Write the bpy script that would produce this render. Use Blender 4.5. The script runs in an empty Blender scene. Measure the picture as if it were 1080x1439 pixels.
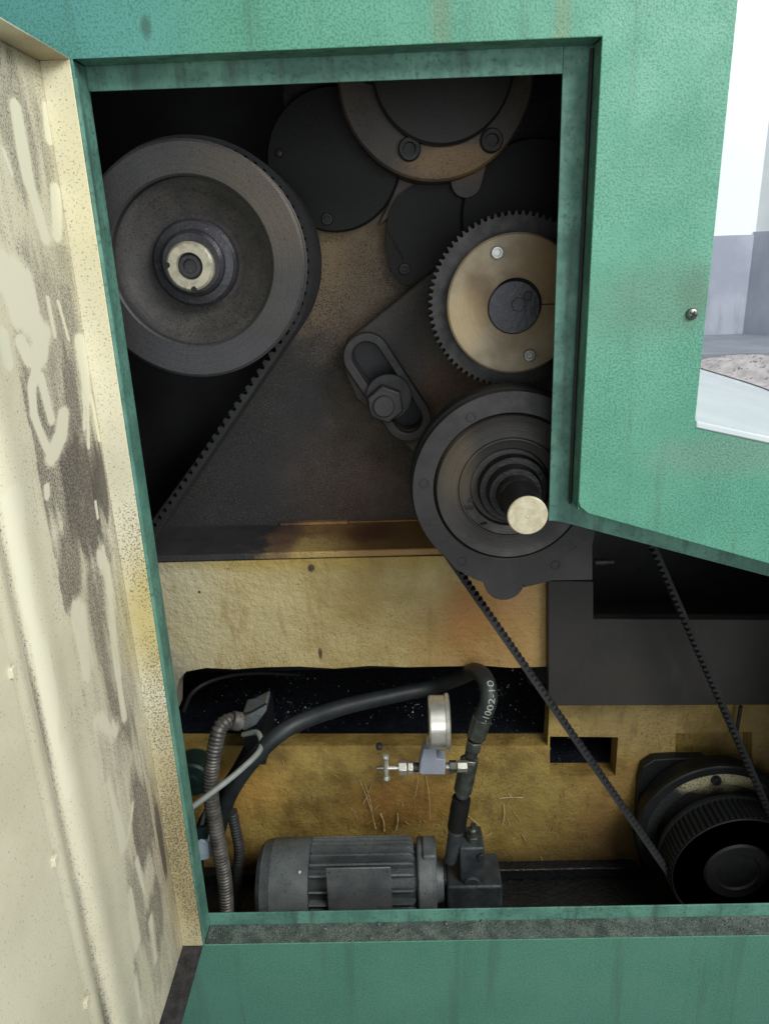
import bpy, bmesh, math, random
import numpy as np
from mathutils import Vector, Matrix, geometry, noise
random.seed(7)
SC = bpy.context.scene
COL = SC.collection
R = math.radians

# ------------------------------------------------------------------ camera
CAM = Vector((0.0, -1.06, 1.6)); FPX = 1060.0
_p, _r, _y = R(19.154), R(2.103), R(-1.313)
_f = Vector((math.sin(_y)*math.cos(_p), math.cos(_y)*math.cos(_p), -math.sin(_p)))
_rt = _f.cross(Vector((0, 0, 1))).normalized(); _up = _rt.cross(_f)
RT = _rt*math.cos(_r) - _up*math.sin(_r); UP = _up*math.cos(_r) + _rt*math.sin(_r)
cd = bpy.data.cameras.new('camera'); cam = bpy.data.objects.new('camera', cd); COL.objects.link(cam)
cam.matrix_world = Matrix(((RT.x, UP.x, -_f.x, CAM.x), (RT.y, UP.y, -_f.y, CAM.y), (RT.z, UP.z, -_f.z, CAM.z), (0, 0, 0, 1)))
cd.sensor_fit = 'VERTICAL'; cd.sensor_height = 24.0; cd.lens = 24.0*FPX/1439.0
cd.clip_start = 0.02; cd.clip_end = 100
SC.camera = cam
SC.render.resolution_x, SC.render.resolution_y = 768, 1024

# ------------------------------------------------------------------ light (workshop daylight plus an added front fill)
w = bpy.data.worlds.new('World'); SC.world = w; w.use_nodes = True
w.node_tree.nodes['Background'].inputs[0].default_value = (0.86, 0.93, 1.0, 1)
w.node_tree.nodes['Background'].inputs[1].default_value = 0.24
def area(name, loc, target, size, size_y, power, color):
    l = bpy.data.lights.new(name, 'AREA'); l.shape = 'RECTANGLE'; l.size = size; l.size_y = size_y; l.energy = power; l.color = color
    o = bpy.data.objects.new(name, l); COL.objects.link(o); o.location = loc
    o.rotation_euler = (Vector(target)-Vector(loc)).to_track_quat('-Z', 'Y').to_euler(); return o
area('workshop_window_light', (1.7, -1.75, 3.1), (-0.1, 0.2, 1.2), 1.7, 1.3, 102, (1.0, 0.985, 0.95))
area('front_fill_light', (0.7, -3.0, 1.5), (0.0, 0.3, 0.8), 2.2, 1.6, 33, (0.95, 0.98, 1.0))  # low frontal fill, added to brighten the lower interior
area('rear_window_light', (2.0, 1.3, 2.9), (1.5, 2.2, 1.4), 0.8, 0.8, 34, (0.93, 0.97, 1.0))
SC.view_settings.view_transform = 'Standard'; SC.view_settings.look = 'None'
SC.view_settings.exposure = 0.0; SC.view_settings.gamma = 1.0
SC.cycles.use_denoising = True
SC.cycles.max_bounces = 6

# ------------------------------------------------------------------ measuring helpers (photo point + real distance -> place)
def ray(x, y): return RT*(x-540) - UP*(y-719.5) + _f*FPX
def P(x, y, Y=0.0):
    v = ray(x, y); return CAM + v*((Y-CAM.y)/v.y)
def PX(x, y, X):
    v = ray(x, y); return CAM + v*((X-CAM.x)/v.x)
def PZ(x, y, Z):
    v = ray(x, y); return CAM + v*((Z-CAM.z)/v.z)
def circ(x, y, r, Y):
    a, b, c = P(x-r, y, Y), P(x+r, y, Y), P(x, y, Y)
    return c.x, c.z, (b.x-a.x)/2
def poly(pts, Y): return [(P(x, y, Y).x, P(x, y, Y).z) for x, y in pts]

# ------------------------------------------------------------------ materials
def lin(c):
    return tuple(((v/255)/12.92 if v/255 <= .04045 else ((v/255+.055)/1.055)**2.4) for v in c)
class NT:
    def __init__(s, name):
        s.m = bpy.data.materials.new(name); s.m.use_nodes = True; s.t = s.m.node_tree; s.n = s.t.nodes
        s.b = s.n['Principled BSDF']
    def add(s, kind, **kw):
        n = s.n.new(kind)
        for k, v in kw.items(): setattr(n, k, v)
        return n
    def link(s, a, b): s.t.links.new(a, b)
    def val(s, sock, v):
        if hasattr(v, 'is_output') or isinstance(v, bpy.types.NodeSocket): s.link(v, sock)
        else: sock.default_value = v
    def math(s, op, a, b=0.0, clamp=False):
        n = s.add('ShaderNodeMath', operation=op, use_clamp=clamp); s.val(n.inputs[0], a); s.val(n.inputs[1], b); return n.outputs[0]
    def noise(s, vec, scale, detail=3, rough=.55, dist=0.0):
        n = s.add('ShaderNodeTexNoise'); s.link(vec, n.inputs['Vector'])
        n.inputs['Scale'].default_value = scale; n.inputs['Detail'].default_value = detail
        n.inputs['Roughness'].default_value = rough; n.inputs['Distortion'].default_value = dist; return n.outputs['Fac']
    def ramp(s, v, lo, hi, a=0.0, b=1.0):
        n = s.add('ShaderNodeMapRange', interpolation_type='SMOOTHSTEP'); s.val(n.inputs[0], v)
        n.inputs[1].default_value = lo; n.inputs[2].default_value = hi; n.inputs[3].default_value = a; n.inputs[4].default_value = b
        return n.outputs[0]
    def mix(s, fac, a, b):
        n = s.add('ShaderNodeMix', data_type='RGBA')
        s.val(n.inputs[0], fac)
        for sock, v in ((n.inputs[6], a), (n.inputs[7], b)):
            if isinstance(v, tuple): sock.default_value = (*v[:3], 1)
            else: s.link(v, sock)
        return n.outputs[2]
    def scaled(s, vec, sc, off=(0, 0, 0)):
        n = s.add('ShaderNodeMapping'); s.link(vec, n.inputs[0]); n.inputs['Scale'].default_value = sc; n.inputs['Location'].default_value = off
        return n.outputs[0]
    def blob(s, pos, c, r, edge=.5, n=None, namp=.9):
        sub = s.add('ShaderNodeVectorMath', operation='SUBTRACT'); s.link(pos, sub.inputs[0]); sub.inputs[1].default_value = c
        mul = s.add('ShaderNodeVectorMath', operation='MULTIPLY'); s.link(sub.outputs[0], mul.inputs[0]); mul.inputs[1].default_value = tuple(1/v for v in r)
        ln = s.add('ShaderNodeVectorMath', operation='LENGTH'); s.link(mul.outputs[0], ln.inputs[0])
        d = ln.outputs['Value']
        if n is not None: d = s.math('ADD', d, s.math('MULTIPLY', s.math('SUBTRACT', n, .5), namp))
        return s.ramp(d, 1.0-edge, 1.0+edge, 1.0, 0.0)

def mat(name, c1, c2=None, s=9.0, rough=.55, metal=0.0, grain=None, grain2=None, bump=None, bump2=None, blobs=(), streak=None,
        attr=None, spec=.5, rough2=None, coat=0.0, rings=None):
    """c1/c2 sRGB base pair mixed by a soft noise; blobs = stains, and painted light where noted; grain = fine specks; streak = runs down the face."""
    t = NT(name); g = t.add('ShaderNodeNewGeometry'); pos = g.outputs['Position']
    n0 = t.noise(pos, s, 5, .6)
    col = lin(c1)
    if c2 is not None: col = t.mix(t.ramp(n0, .33, .67), lin(c1), lin(c2))
    nb = t.noise(pos, 22, 5, .65) if blobs else None
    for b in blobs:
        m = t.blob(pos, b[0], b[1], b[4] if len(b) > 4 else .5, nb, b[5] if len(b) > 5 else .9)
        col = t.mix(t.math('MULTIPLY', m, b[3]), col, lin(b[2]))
    if streak:
        v = t.scaled(pos, (streak[0], streak[0], streak[1])); ns = t.noise(v, 1.0, 4, .6)
        col = t.mix(t.math('MULTIPLY', t.ramp(ns, streak[3], streak[3]+.16), streak[4]), col, lin(streak[2]))
    if attr:
        for an, c in attr:
            a = t.add('ShaderNodeAttribute', attribute_name=an)
            col = t.mix(a.outputs['Fac'], col, lin(c))
    for gr in (grain, grain2):
        if gr:
            sc_, thr, wid, c, amt = gr
            ng = t.noise(pos, sc_, 4, .68); lo = t.noise(pos, 6.0, 4, .6)
            thr_ = t.math('ADD', ng, t.math('MULTIPLY', t.math('SUBTRACT', lo, .5), .25))
            col = t.mix(t.math('MULTIPLY', t.ramp(thr_, thr, thr+wid), amt), col, lin(c))
    if isinstance(col, tuple): t.b.inputs['Base Color'].default_value = (*col, 1)
    else: t.link(col, t.b.inputs['Base Color'])
    if rough2 is not None:
        nr = t.noise(pos, s*4, 4, .6); t.link(t.ramp(nr, .3, .7, rough, rough2), t.b.inputs['Roughness'])
    else: t.b.inputs['Roughness'].default_value = rough
    t.b.inputs['Metallic'].default_value = metal
    t.b.inputs['Specular IOR Level'].default_value = spec
    t.b.inputs['Coat Weight'].default_value = coat
    prev = None
    for bp in (bump, bump2):
        if bp:
            nn = t.noise(pos, bp[0], bp[3] if len(bp) > 3 else 4, .6)
            bn = t.add('ShaderNodeBump'); bn.inputs['Strength'].default_value = bp[1]; bn.inputs['Distance'].default_value = bp[2]
            t.link(nn, bn.inputs['Height'])
            if prev: t.link(prev, bn.inputs['Normal'])
            prev = bn.outputs['Normal']
    if rings:      # turning marks left by the tool, concentric in the face
        sub = t.add('ShaderNodeVectorMath', operation='SUBTRACT'); t.link(pos, sub.inputs[0]); sub.inputs[1].default_value = (rings[0], 0, rings[1])
        mul = t.add('ShaderNodeVectorMath', operation='MULTIPLY'); t.link(sub.outputs[0], mul.inputs[0]); mul.inputs[1].default_value = (1, 0, 1)
        ln = t.add('ShaderNodeVectorMath', operation='LENGTH'); t.link(mul.outputs[0], ln.inputs[0])
        cmb = t.add('ShaderNodeCombineXYZ'); t.link(ln.outputs['Value'], cmb.inputs[0])
        nr_ = t.noise(cmb.outputs[0], rings[2], 3, .7)
        bn = t.add('ShaderNodeBump'); bn.inputs['Strength'].default_value = rings[3]; bn.inputs['Distance'].default_value = .0012; t.link(nr_, bn.inputs['Height'])
        if prev: t.link(prev, bn.inputs['Normal'])
        prev = bn.outputs['Normal']
        dk = t.mix(t.ramp(nr_, .35, .65, .0, rings[4]), col, lin(rings[5])) 
        t.link(dk, t.b.inputs['Base Color'])
    if prev: t.link(prev, t.b.inputs['Normal'])
    return t.m

def W(x, y, Y): return tuple(P(x, y, Y))
YP, YB, YL = .46, .30, .36          # headstock face, upper bed wall, lower bed wall

GREEN = mat('hammered_green_paint', (96, 160, 137), (82, 147, 124), s=5, rough=.42, rough2=.6,
            grain=(330, .46, .15, (50, 112, 92), .7), grain2=(60, .66, .16, (82, 124, 110), .5),
            bump=(330, .5, .0016, 3), streak=(22, 1.6, (78, 112, 98), .54, .6),
            blobs=[(W(550, 1440, 0), (2.0, .2, .40), (84, 128, 114), .75, .45, .5), (W(60, 20, 0), (.16, .1, .22), (86, 150, 148), .8, .6),  # bottom: grime plus light falloff in the colour; top left: bluish light painted in
                   (W(930, 420, 0), (.06, .05, .05), (96, 132, 108), .6, .6), (W(975, 415, 0), (.02, .03, .04), (92, 120, 100), .7, .6),
                   (W(860, 440, 0), (.05, .05, .05), (88, 134, 112), .5, .6), (W(205, 38, 0), (.006, .03, .012), (62, 92, 80), .8, .6),
                   (W(620, 20, 0), (.012, .03, .05), (112, 130, 100), .6, .6), (W(790, 25, 0), (.01, .03, .06), (118, 138, 104), .6, .6),
                   (W(1020, 640, 0), (.10, .05, .03), (112, 140, 128), .6, .6)])
GREENF = mat('grimy_green_flange', (96, 146, 130), (72, 116, 104), s=16, rough=.5, rough2=.7,
             grain=(150, .50, .26, (48, 72, 66), .8), bump=(260, .3, .001, 2), streak=(40, 4, (60, 82, 76), .5, .6))
SILLM = mat('dirt_caked_sill', (112, 126, 118), (74, 86, 82), s=40, rough=.8, grain=(420, .52, .1, (24, 26, 25), .8), bump=(300, .9, .004, 3))
DARKIN = mat('oily_shade_sheet', (52, 52, 55), (40, 40, 43), s=8, rough=.6, grain=(300, .55, .15, (40, 40, 42), .5))  # inside grime and the void's deep shade put into one dark colour
def cream():
    t = NT('cream_sheet_paint'); g = t.add('ShaderNodeNewGeometry'); pos = g.outputs['Position']
    col = t.mix(t.ramp(t.noise(pos, 5, 5, .6), .33, .67), lin((226, 222, 196)), lin((212, 207, 180)))
    d = t.add('ShaderNodeAttribute', attribute_name='dirt').outputs['Fac']; wp = t.add('ShaderNodeAttribute', attribute_name='wipe').outputs['Fac']
    for b in ((W(222, 870, -.01), (.05, .05, .10), (196, 180, 112), .8), (W(262, 1200, -.01), (.05, .05, .24), (176, 158, 106), .8), (W(150, 300, -.01), (.05, .05, .2), (214, 206, 164), .6), (W(40, 60, -.05), (.1, .1, .016), (128, 108, 66), .75)):
        col = t.mix(t.math('MULTIPLY', t.blob(pos, b[0], b[1], .6, t.noise(pos, 22, 5, .65)), b[3]), col, lin(b[2]))
    br = t.noise(t.scaled(pos, (60, 60, 7)), 1.0, 5, .65)                      # brushed, wiped look of the grime
    fine = t.noise(pos, 420, 3, .7); mid_ = t.noise(t.scaled(pos, (26, 26, 14)), 1.0, 5, .7)
    dsum = t.math('ADD', d, t.math('ADD', t.math('MULTIPLY', t.math('SUBTRACT', br, .5), .55), t.math('ADD', t.math('MULTIPLY', t.math('SUBTRACT', fine, .5), .55), t.math('MULTIPLY', t.math('SUBTRACT', mid_, .5), .5))))
    col = t.mix(t.ramp(dsum, .12, .62, 0.0, .62), col, lin((138, 131, 122)))
    col = t.mix(t.ramp(dsum, .45, 1.15, 0.0, .92), col, lin((84, 76, 80)))
    # stippled spatter, denser where the grime is and along the hinge flange
    fl = 0
    dens = d
    for b in ((W(235, 1000, -.01), (.045, .03, .16), .55), (W(262, 1200, -.01), (.045, .03, .2), .7), (W(205, 780, -.01), (.045, .03, .1), .5), (W(120, 420, -.01), (.05, .03, .3), .18)):
        dens = t.math('MAXIMUM', dens, t.math('MULTIPLY', t.blob(pos, b[0], b[1], .5, t.noise(pos, 30, 4, .65), .8), b[2]))
    sp = t.noise(pos, 330, 4, .7)
    thr = t.math('ADD', sp, t.math('MULTIPLY', dens, .22))
    col = t.mix(t.math('MULTIPLY', t.ramp(thr, .60, .70), .75), col, lin((70, 64, 56)))
    wsum = t.math('ADD', wp, t.math('ADD', t.math('MULTIPLY', t.math('SUBTRACT', br, .5), .6), t.math('MULTIPLY', t.math('SUBTRACT', mid_, .5), .8)))
    col = t.mix(t.ramp(wsum, .30, .66, 0.0, .88), col, lin((230, 228, 204)))
    t.link(col, t.b.inputs['Base Color']); t.b.inputs['Roughness'].default_value = .5
    bn = t.add('ShaderNodeBump'); bn.inputs['Strength'].default_value = .2; bn.inputs['Distance'].default_value = .001; t.link(sp, bn.inputs['Height']); t.link(bn.outputs[0], t.b.inputs['Normal'])
    return t.m
CREAM = cream()
HEM = mat('dirty_black_hem', (58, 58, 62), (34, 34, 38), s=60, rough=.6, grain=(300, .6, .08, (110, 108, 110), .6), bump=(300, .7, .002, 3))
HEAD = mat('greasy_headstock_face', (37, 36, 38), (46, 44, 44), s=7, rough=.6, rough2=.75,
           grain=(420, .48, .12, (18, 18, 19), .9), grain2=(330, .57, .1, (98, 92, 84), .55),
           blobs=[(W(465, 365, YP), (.11, .1, .14), (140, 120, 92), .9, .6), (W(440, 350, YP), (.05, .1, .08), (164, 144, 110), .7, .6),
                  (W(545, 420, YP), (.11, .1, .10), (112, 96, 76), .8, .6), (W(520, 690, YP), (.14, .1, .12), (78, 60, 46), .75, .7),
                  (W(500, 560, YP), (.05, .1, .16), (88, 76, 58), .6, .7), (W(585, 470, YP), (.10, .1, .10), (84, 74, 62), .6, .6),
                  (W(560, 300, YP), (.03, .1, .09), (150, 124, 86), .7, .5), (W(650, 270, YP), (.06, .1, .04), (110, 92, 68), .7, .6)],
           bump=(260, .35, .002, 3))
QUAD = mat('dusty_quadrant_casting', (70, 65, 58), (52, 49, 46), s=10, rough=.65, grain=(420, .47, .12, (30, 29, 29), .8), grain2=(260, .62, .1, (116, 104, 88), .4),
           blobs=[(W(625, 560, .38), (.10, .1, .07), (96, 70, 52), .7, .6), (W(560, 520, .38), (.04, .1, .1), (56, 54, 54), .6, .6)], bump=(260, .4, .002, 3))
BED = mat('thick_cream_bed_paint', (182, 166, 116), (156, 136, 82), s=7, rough=.5, rough2=.65,
          blobs=[(W(240, 860, YB), (.10, .2, .26), (196, 192, 166), .9, .6), (W(330, 880, YB), (.18, .2, .12), (192, 180, 136), .7, .6),
                 (W(250, 990, YB), (.05, .2, .1), (130, 128, 116), .8, .5),
                 (W(690, 900, YB), (.14, .2, .12), (172, 130, 74), .75, .6), (W(720, 830, YB), (.06, .1, .06), (184, 140, 94), .55, .6), (W(660, 860, YB), (.05, .1, .07), (164, 110, 58), .6, .7),
                 (W(300, 785, YB), (.2, .1, .02), (140, 126, 62), .5, .6), (W(480, 790, YB), (.25, .1, .016), (164, 140, 62), .5, .6),
                 (W(437, 798, YB), (.006, .05, .008), (50, 42, 34), .95, .3), (W(450, 918, YB), (.004, .05, .013), (50, 30, 24), .95, .3),
                 (W(280, 832, YB), (.003, .02, .003), (50, 44, 34), .9, .3)],
          grain=(300, .54, .12, (120, 100, 60), .8), grain2=(90, .63, .06, (84, 68, 44), .7), streak=(26, 7, (142, 116, 62), .52, .45),
          bump=(28, .6, .010, 9), bump2=(110, .55, .005, 6))
LEDGE = mat('stained_bed_ledge', (54, 52, 54), (42, 41, 43), s=12, rough=.6,
            blobs=[((P(520, 750, .38).x+.05, .37, 1.05), (.20, .3, .3), (158, 122, 74), .95, .4, 1.6), ((P(440, 760, .36).x, .33, 1.05), (.07, .06, .3), (186, 160, 98), .9, .5, 1.6),
                   ((P(400, 750, .37).x, .38, 1.05), (.03, .1, .3), (92, 66, 58), .8, .5, .8), ((P(520, 750, .37).x, .40, 1.05), (.05, .05, .3), (128, 84, 62), .8, .5, .8)],
            grain=(330, .52, .12, (40, 36, 34), .7), bump=(200, .5, .003, 4))
LOWER = mat('oily_yellow_lower_wall', (178, 152, 84), (122, 98, 48), s=11, rough=.38, rough2=.6,
            blobs=[(W(560, 1130, YL), (.12, .2, .07), (146, 100, 48), .6, .7), (W(330, 1110, YL), (.10, .2, .08), (176, 136, 66), .7, .6),
                   (W(740, 1130, YL), (.12, .2, .12), (148, 130, 72), .6, .6), (W(860, 1150, YL), (.10, .2, .14), (132, 102, 60), .7, .6),
                   (W(880, 1020, YL), (.16, .2, .07), (168, 148, 98), .7, .5), (W(1060, 1040, YL), (.10, .2, .10), (160, 138, 92), .7, .5),
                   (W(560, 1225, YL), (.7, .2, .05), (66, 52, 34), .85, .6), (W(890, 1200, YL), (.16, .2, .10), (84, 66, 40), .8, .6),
                   (W(845, 1050, YL), (.03, .2, .03), (96, 50, 36), .6, .6)],
            grain=(150, .56, .12, (86, 64, 34), .7), grain2=(420, .62, .08, (214, 196, 136), .5),
            bump=(40, .6, .008, 8), bump2=(260, .6, .002, 3), streak=(30, 10, (84, 66, 34), .54, .35))
RECESS = mat('oil_black_recess', (28, 31, 40), (15, 17, 23), s=20, rough=.22, rough2=.5, bump=(130, .9, .006, 5), grain=(500, .66, .04, (92, 96, 104), .55))
STEELD = mat('dark_worn_steel', (50, 49, 50), (38, 38, 39), s=12, rough=.48, rough2=.62, metal=.15, grain=(350, .51, .12, (30, 30, 31), .8), grain2=(160, .64, .06, (84, 82, 80), .3), bump=(320, .2, .001, 2))
_c = circ(269, 370, 159, .10)
PULL = mat('cast_pulley_face', (62, 61, 62), (50, 50, 51), blobs=[(W(395, 300, .1), (.06, .05, .06), (86, 76, 62), .7, .7, 1.4), (W(330, 225, .1), (.06, .05, .03), (82, 74, 62), .6, .7, 1.4), (W(300, 500, .1), (.10, .05, .03), (66, 66, 76), .6, .6)], rings=(_c[0], _c[1], 260, .35, .35, (36, 36, 38)), s=10, rough=.55, metal=.1, grain=(190, .57, .10, (30, 30, 31), .7), grain2=(420, .52, .1, (46, 46, 48), .8), bump=(260, .3, .0012, 3))
PULLW = mat('pitted_pulley_web', (60, 57, 54), (44, 43, 42), rings=(_c[0], _c[1], 160, .3, .45, (24, 23, 22)), s=30, rough=.6, grain=(260, .53, .08, (20, 20, 20), .85), grain2=(130, .62, .08, (88, 80, 70), .5), bump=(420, .5, .0012, 4))
HUBM = mat('oily_hub', (52, 52, 58), (40, 40, 46), s=30, rough=.4, metal=.3, bump=(160, .4, .002, 3), grain=(260, .62, .06, (104, 102, 104), .4))
RINGM = mat('pale_machined_ring', (176, 172, 156), (140, 136, 120), s=60, rough=.4, metal=.35, grain=(300, .62, .06, (70, 66, 56), .7))
_c = circ(724, 428, 96, .20)
BRASS = mat('tan_machined_disc', (166, 154, 132), (140, 128, 104), rings=(_c[0], _c[1], 420, .3, .3, (110, 92, 66)), s=16, rough=.55, metal=.05, rough2=.65,
            blobs=[(W(672, 410, .19), (.022, .05, .035), (92, 70, 42), .8, .6), (W(725, 432, .19), (.055, .05, .055), (104, 80, 50), .7, .5),
                   (W(770, 380, .19), (.06, .05, .07), (128, 100, 64), .6, .6), (W(650, 455, .19), (.03, .05, .05), (190, 170, 128), .6, .6), (W(677, 399, .19), (.012, .05, .015), (120, 104, 84), .8, .4)],
            grain=(200, .64, .06, (92, 70, 44), .6))
FLANGE = mat('brown_oily_flange', (88, 78, 66), (64, 58, 52), s=12, rough=.5, blobs=[(W(640, 225, .32), (.09, .1, .03), (150, 118, 76), .85, .5), (W(540, 165, .32), (.06, .1, .06), (58, 54, 52), .6, .6)],  # tan lower patch: light on the flange's bottom put into the colour
             grain=(330, .52, .12, (40, 36, 34), .7), bump=(260, .3, .0015, 3))
DISCB = mat('brown_black_cover', (40, 37, 35), (31, 29, 28), s=9, rough=.55, grain=(330, .55, .12, (26, 25, 25), .6), bump=(260, .25, .0012, 3))
COVER = mat('black_cover_plate', (25, 25, 26), (19, 19, 20), spec=.35, s=9, rough=.6, grain=(330, .50, .12, (16, 16, 17), .8), grain2=(300, .62, .08, (66, 62, 60), .6), bump=(260, .25, .0012, 3))
_c = circ(716, 686, 137, .10)
WHEEL = mat('greased_wheel_disc', (52, 49, 45), (40, 39, 38), rings=(_c[0], _c[1], 240, .3, .25, (30, 29, 28)), s=11, rough=.42, metal=.15, rough2=.55, blobs=[(W(640, 650, .1), (.03, .05, .06), (86, 76, 58), .6, .6)], grain=(300, .58, .1, (34, 33, 32), .5), bump=(200, .2, .001, 3))
SHAFT = mat('black_greased_shaft', (18, 18, 19), (30, 29, 30), s=40, rough=.4, metal=.2, bump=(120, .5, .002, 5))
SHEND = mat('cream_shaft_end', (206, 200, 176), (178, 170, 142), s=70, rings=(_c[0]+.008, _c[1]-.004, 500, .3, .35, (168, 158, 128)), rough=.5, grain=(200, .62, .06, (130, 118, 90), .5))
RUB = mat('cogged_belt_rubber', (32, 33, 36), (23, 24, 26), s=40, rough=.7, bump=(400, .3, .001, 2), grain=(300, .6, .08, (62, 62, 64), .5))
MOTOR = mat('grey_motor_paint', (98, 104, 105), (72, 78, 79), s=14, rough=.45, rough2=.6, grain=(240, .52, .14, (38, 41, 42), .75), grain2=(160, .68, .05, (120, 124, 124), .4), bump=(260, .3, .001, 2))
PLATE = mat('grey_name_plate', (98, 102, 102), (82, 86, 88), s=30, rough=.5, metal=.3, grain=(240, .58, .08, (52, 56, 58), .6))
PUMPM = mat('dark_pump_casting', (60, 66, 68), (40, 44, 48), s=25, rough=.5, grain=(260, .58, .1, (26, 28, 30), .6), bump=(200, .4, .002, 3))
CHROME = mat('polished_steel', (226, 224, 214), (196, 194, 184), s=30, rough=.3, metal=.75)
STEEL = mat('dull_steel', (150, 152, 146), (110, 112, 108), s=60, rough=.35, metal=.8, grain=(300, .6, .1, (70, 72, 70), .5))
FITT = mat('grey_green_fitting', (92, 98, 90), (66, 70, 66), s=60, rough=.4, metal=.6)
ZINC = mat('matt_grey_block', (146, 152, 166), (132, 138, 152), s=30, rough=.6, metal=.1)
HOSE = mat('black_hydraulic_hose', (40, 46, 48), (29, 34, 36), s=30, rough=.5, grain=(200, .62, .1, (76, 80, 80), .4))
HOSET = mat('pale_hose_print', (150, 160, 146), rough=.6)
COND = mat('metal_flex_conduit', (112, 110, 104), (76, 74, 70), s=40, rough=.45, metal=.4, grain=(260, .56, .1, (40, 40, 38), .7))
CONDD = mat('black_flex_conduit', (58, 60, 60), (40, 42, 43), s=40, rough=.45)
WIREL = mat('grey_cable', (140, 146, 140), (112, 118, 112), s=30, rough=.5)
WHITEP = mat('pale_blue_connector', (196, 214, 224), (176, 196, 210), s=60, rough=.35)
BEAM = mat('dark_flat_beam', (48, 46, 43), (38, 37, 36), s=6, rough=.6, grain=(420, .52, .12, (34, 33, 32), .5), streak=(50, 8, (64, 60, 52), .58, .4), bump=(300, .2, .001, 2))
BLACK = mat('black_motor', (20, 24, 25), (13, 16, 17), s=20, rough=.5, rough2=.6, grain=(220, .64, .08, (44, 48, 48), .4), bump=(200, .3, .002, 3))
ENDSH = mat('dusty_motor_flange', (30, 33, 34), (22, 25, 26), s=70, rough=.7, blobs=[(W(1005, 1093, .27), (.095, .08, .035), (164, 158, 124), .95, .35, .8)], grain=(220, .52, .08, (30, 30, 28), .8), bump=(160, .7, .003, 3))
DARKBOX = mat('dark_green_box', (34, 58, 52), (26, 42, 40), s=30, rough=.5, grain=(260, .6, .08, (60, 72, 68), .4))
PANM = mat('oily_black_pan', (20, 23, 25), (12, 14, 16), s=14, rough=.3, rough2=.55, bump=(90, .7, .006, 5))
WALLW = mat('white_wall_paint', (240, 244, 244), (232, 238, 240), s=3, rough=.7)
WALLG = mat('grey_wall_dado', (178, 184, 196), (158, 164, 178), s=5, rough=.7, grain=(60, .6, .2, (140, 144, 156), .5), streak=(20, 3, (140, 146, 158), .54, .5))
COVERW = mat('white_top_cover', (206, 214, 218), (194, 204, 208), s=5, rough=.5)
PAPER = mat('pale_creased_sheet', (206, 200, 200), (176, 168, 168), s=30, rough=.7, grain=(70, .58, .06, (96, 90, 94), .8))
FLOORM = mat('concrete_floor', (120, 118, 112), (100, 98, 94), s=5, rough=.8, grain=(120, .6, .1, (80, 78, 74), .5))
CHIP = mat('bright_swarf', (216, 220, 220), (170, 172, 170), s=60, rough=.3, metal=.3)
STRAW = mat('pale_swarf_strands', (206, 190, 140), (168, 146, 96), s=80, rough=.5)
GRIT = mat('dark_grit', (50, 52, 52), (128, 132, 128), s=90, rough=.85)
NAVY = mat('blue_black_void', (26, 28, 36), (18, 19, 26), s=10, rough=.5)

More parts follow.
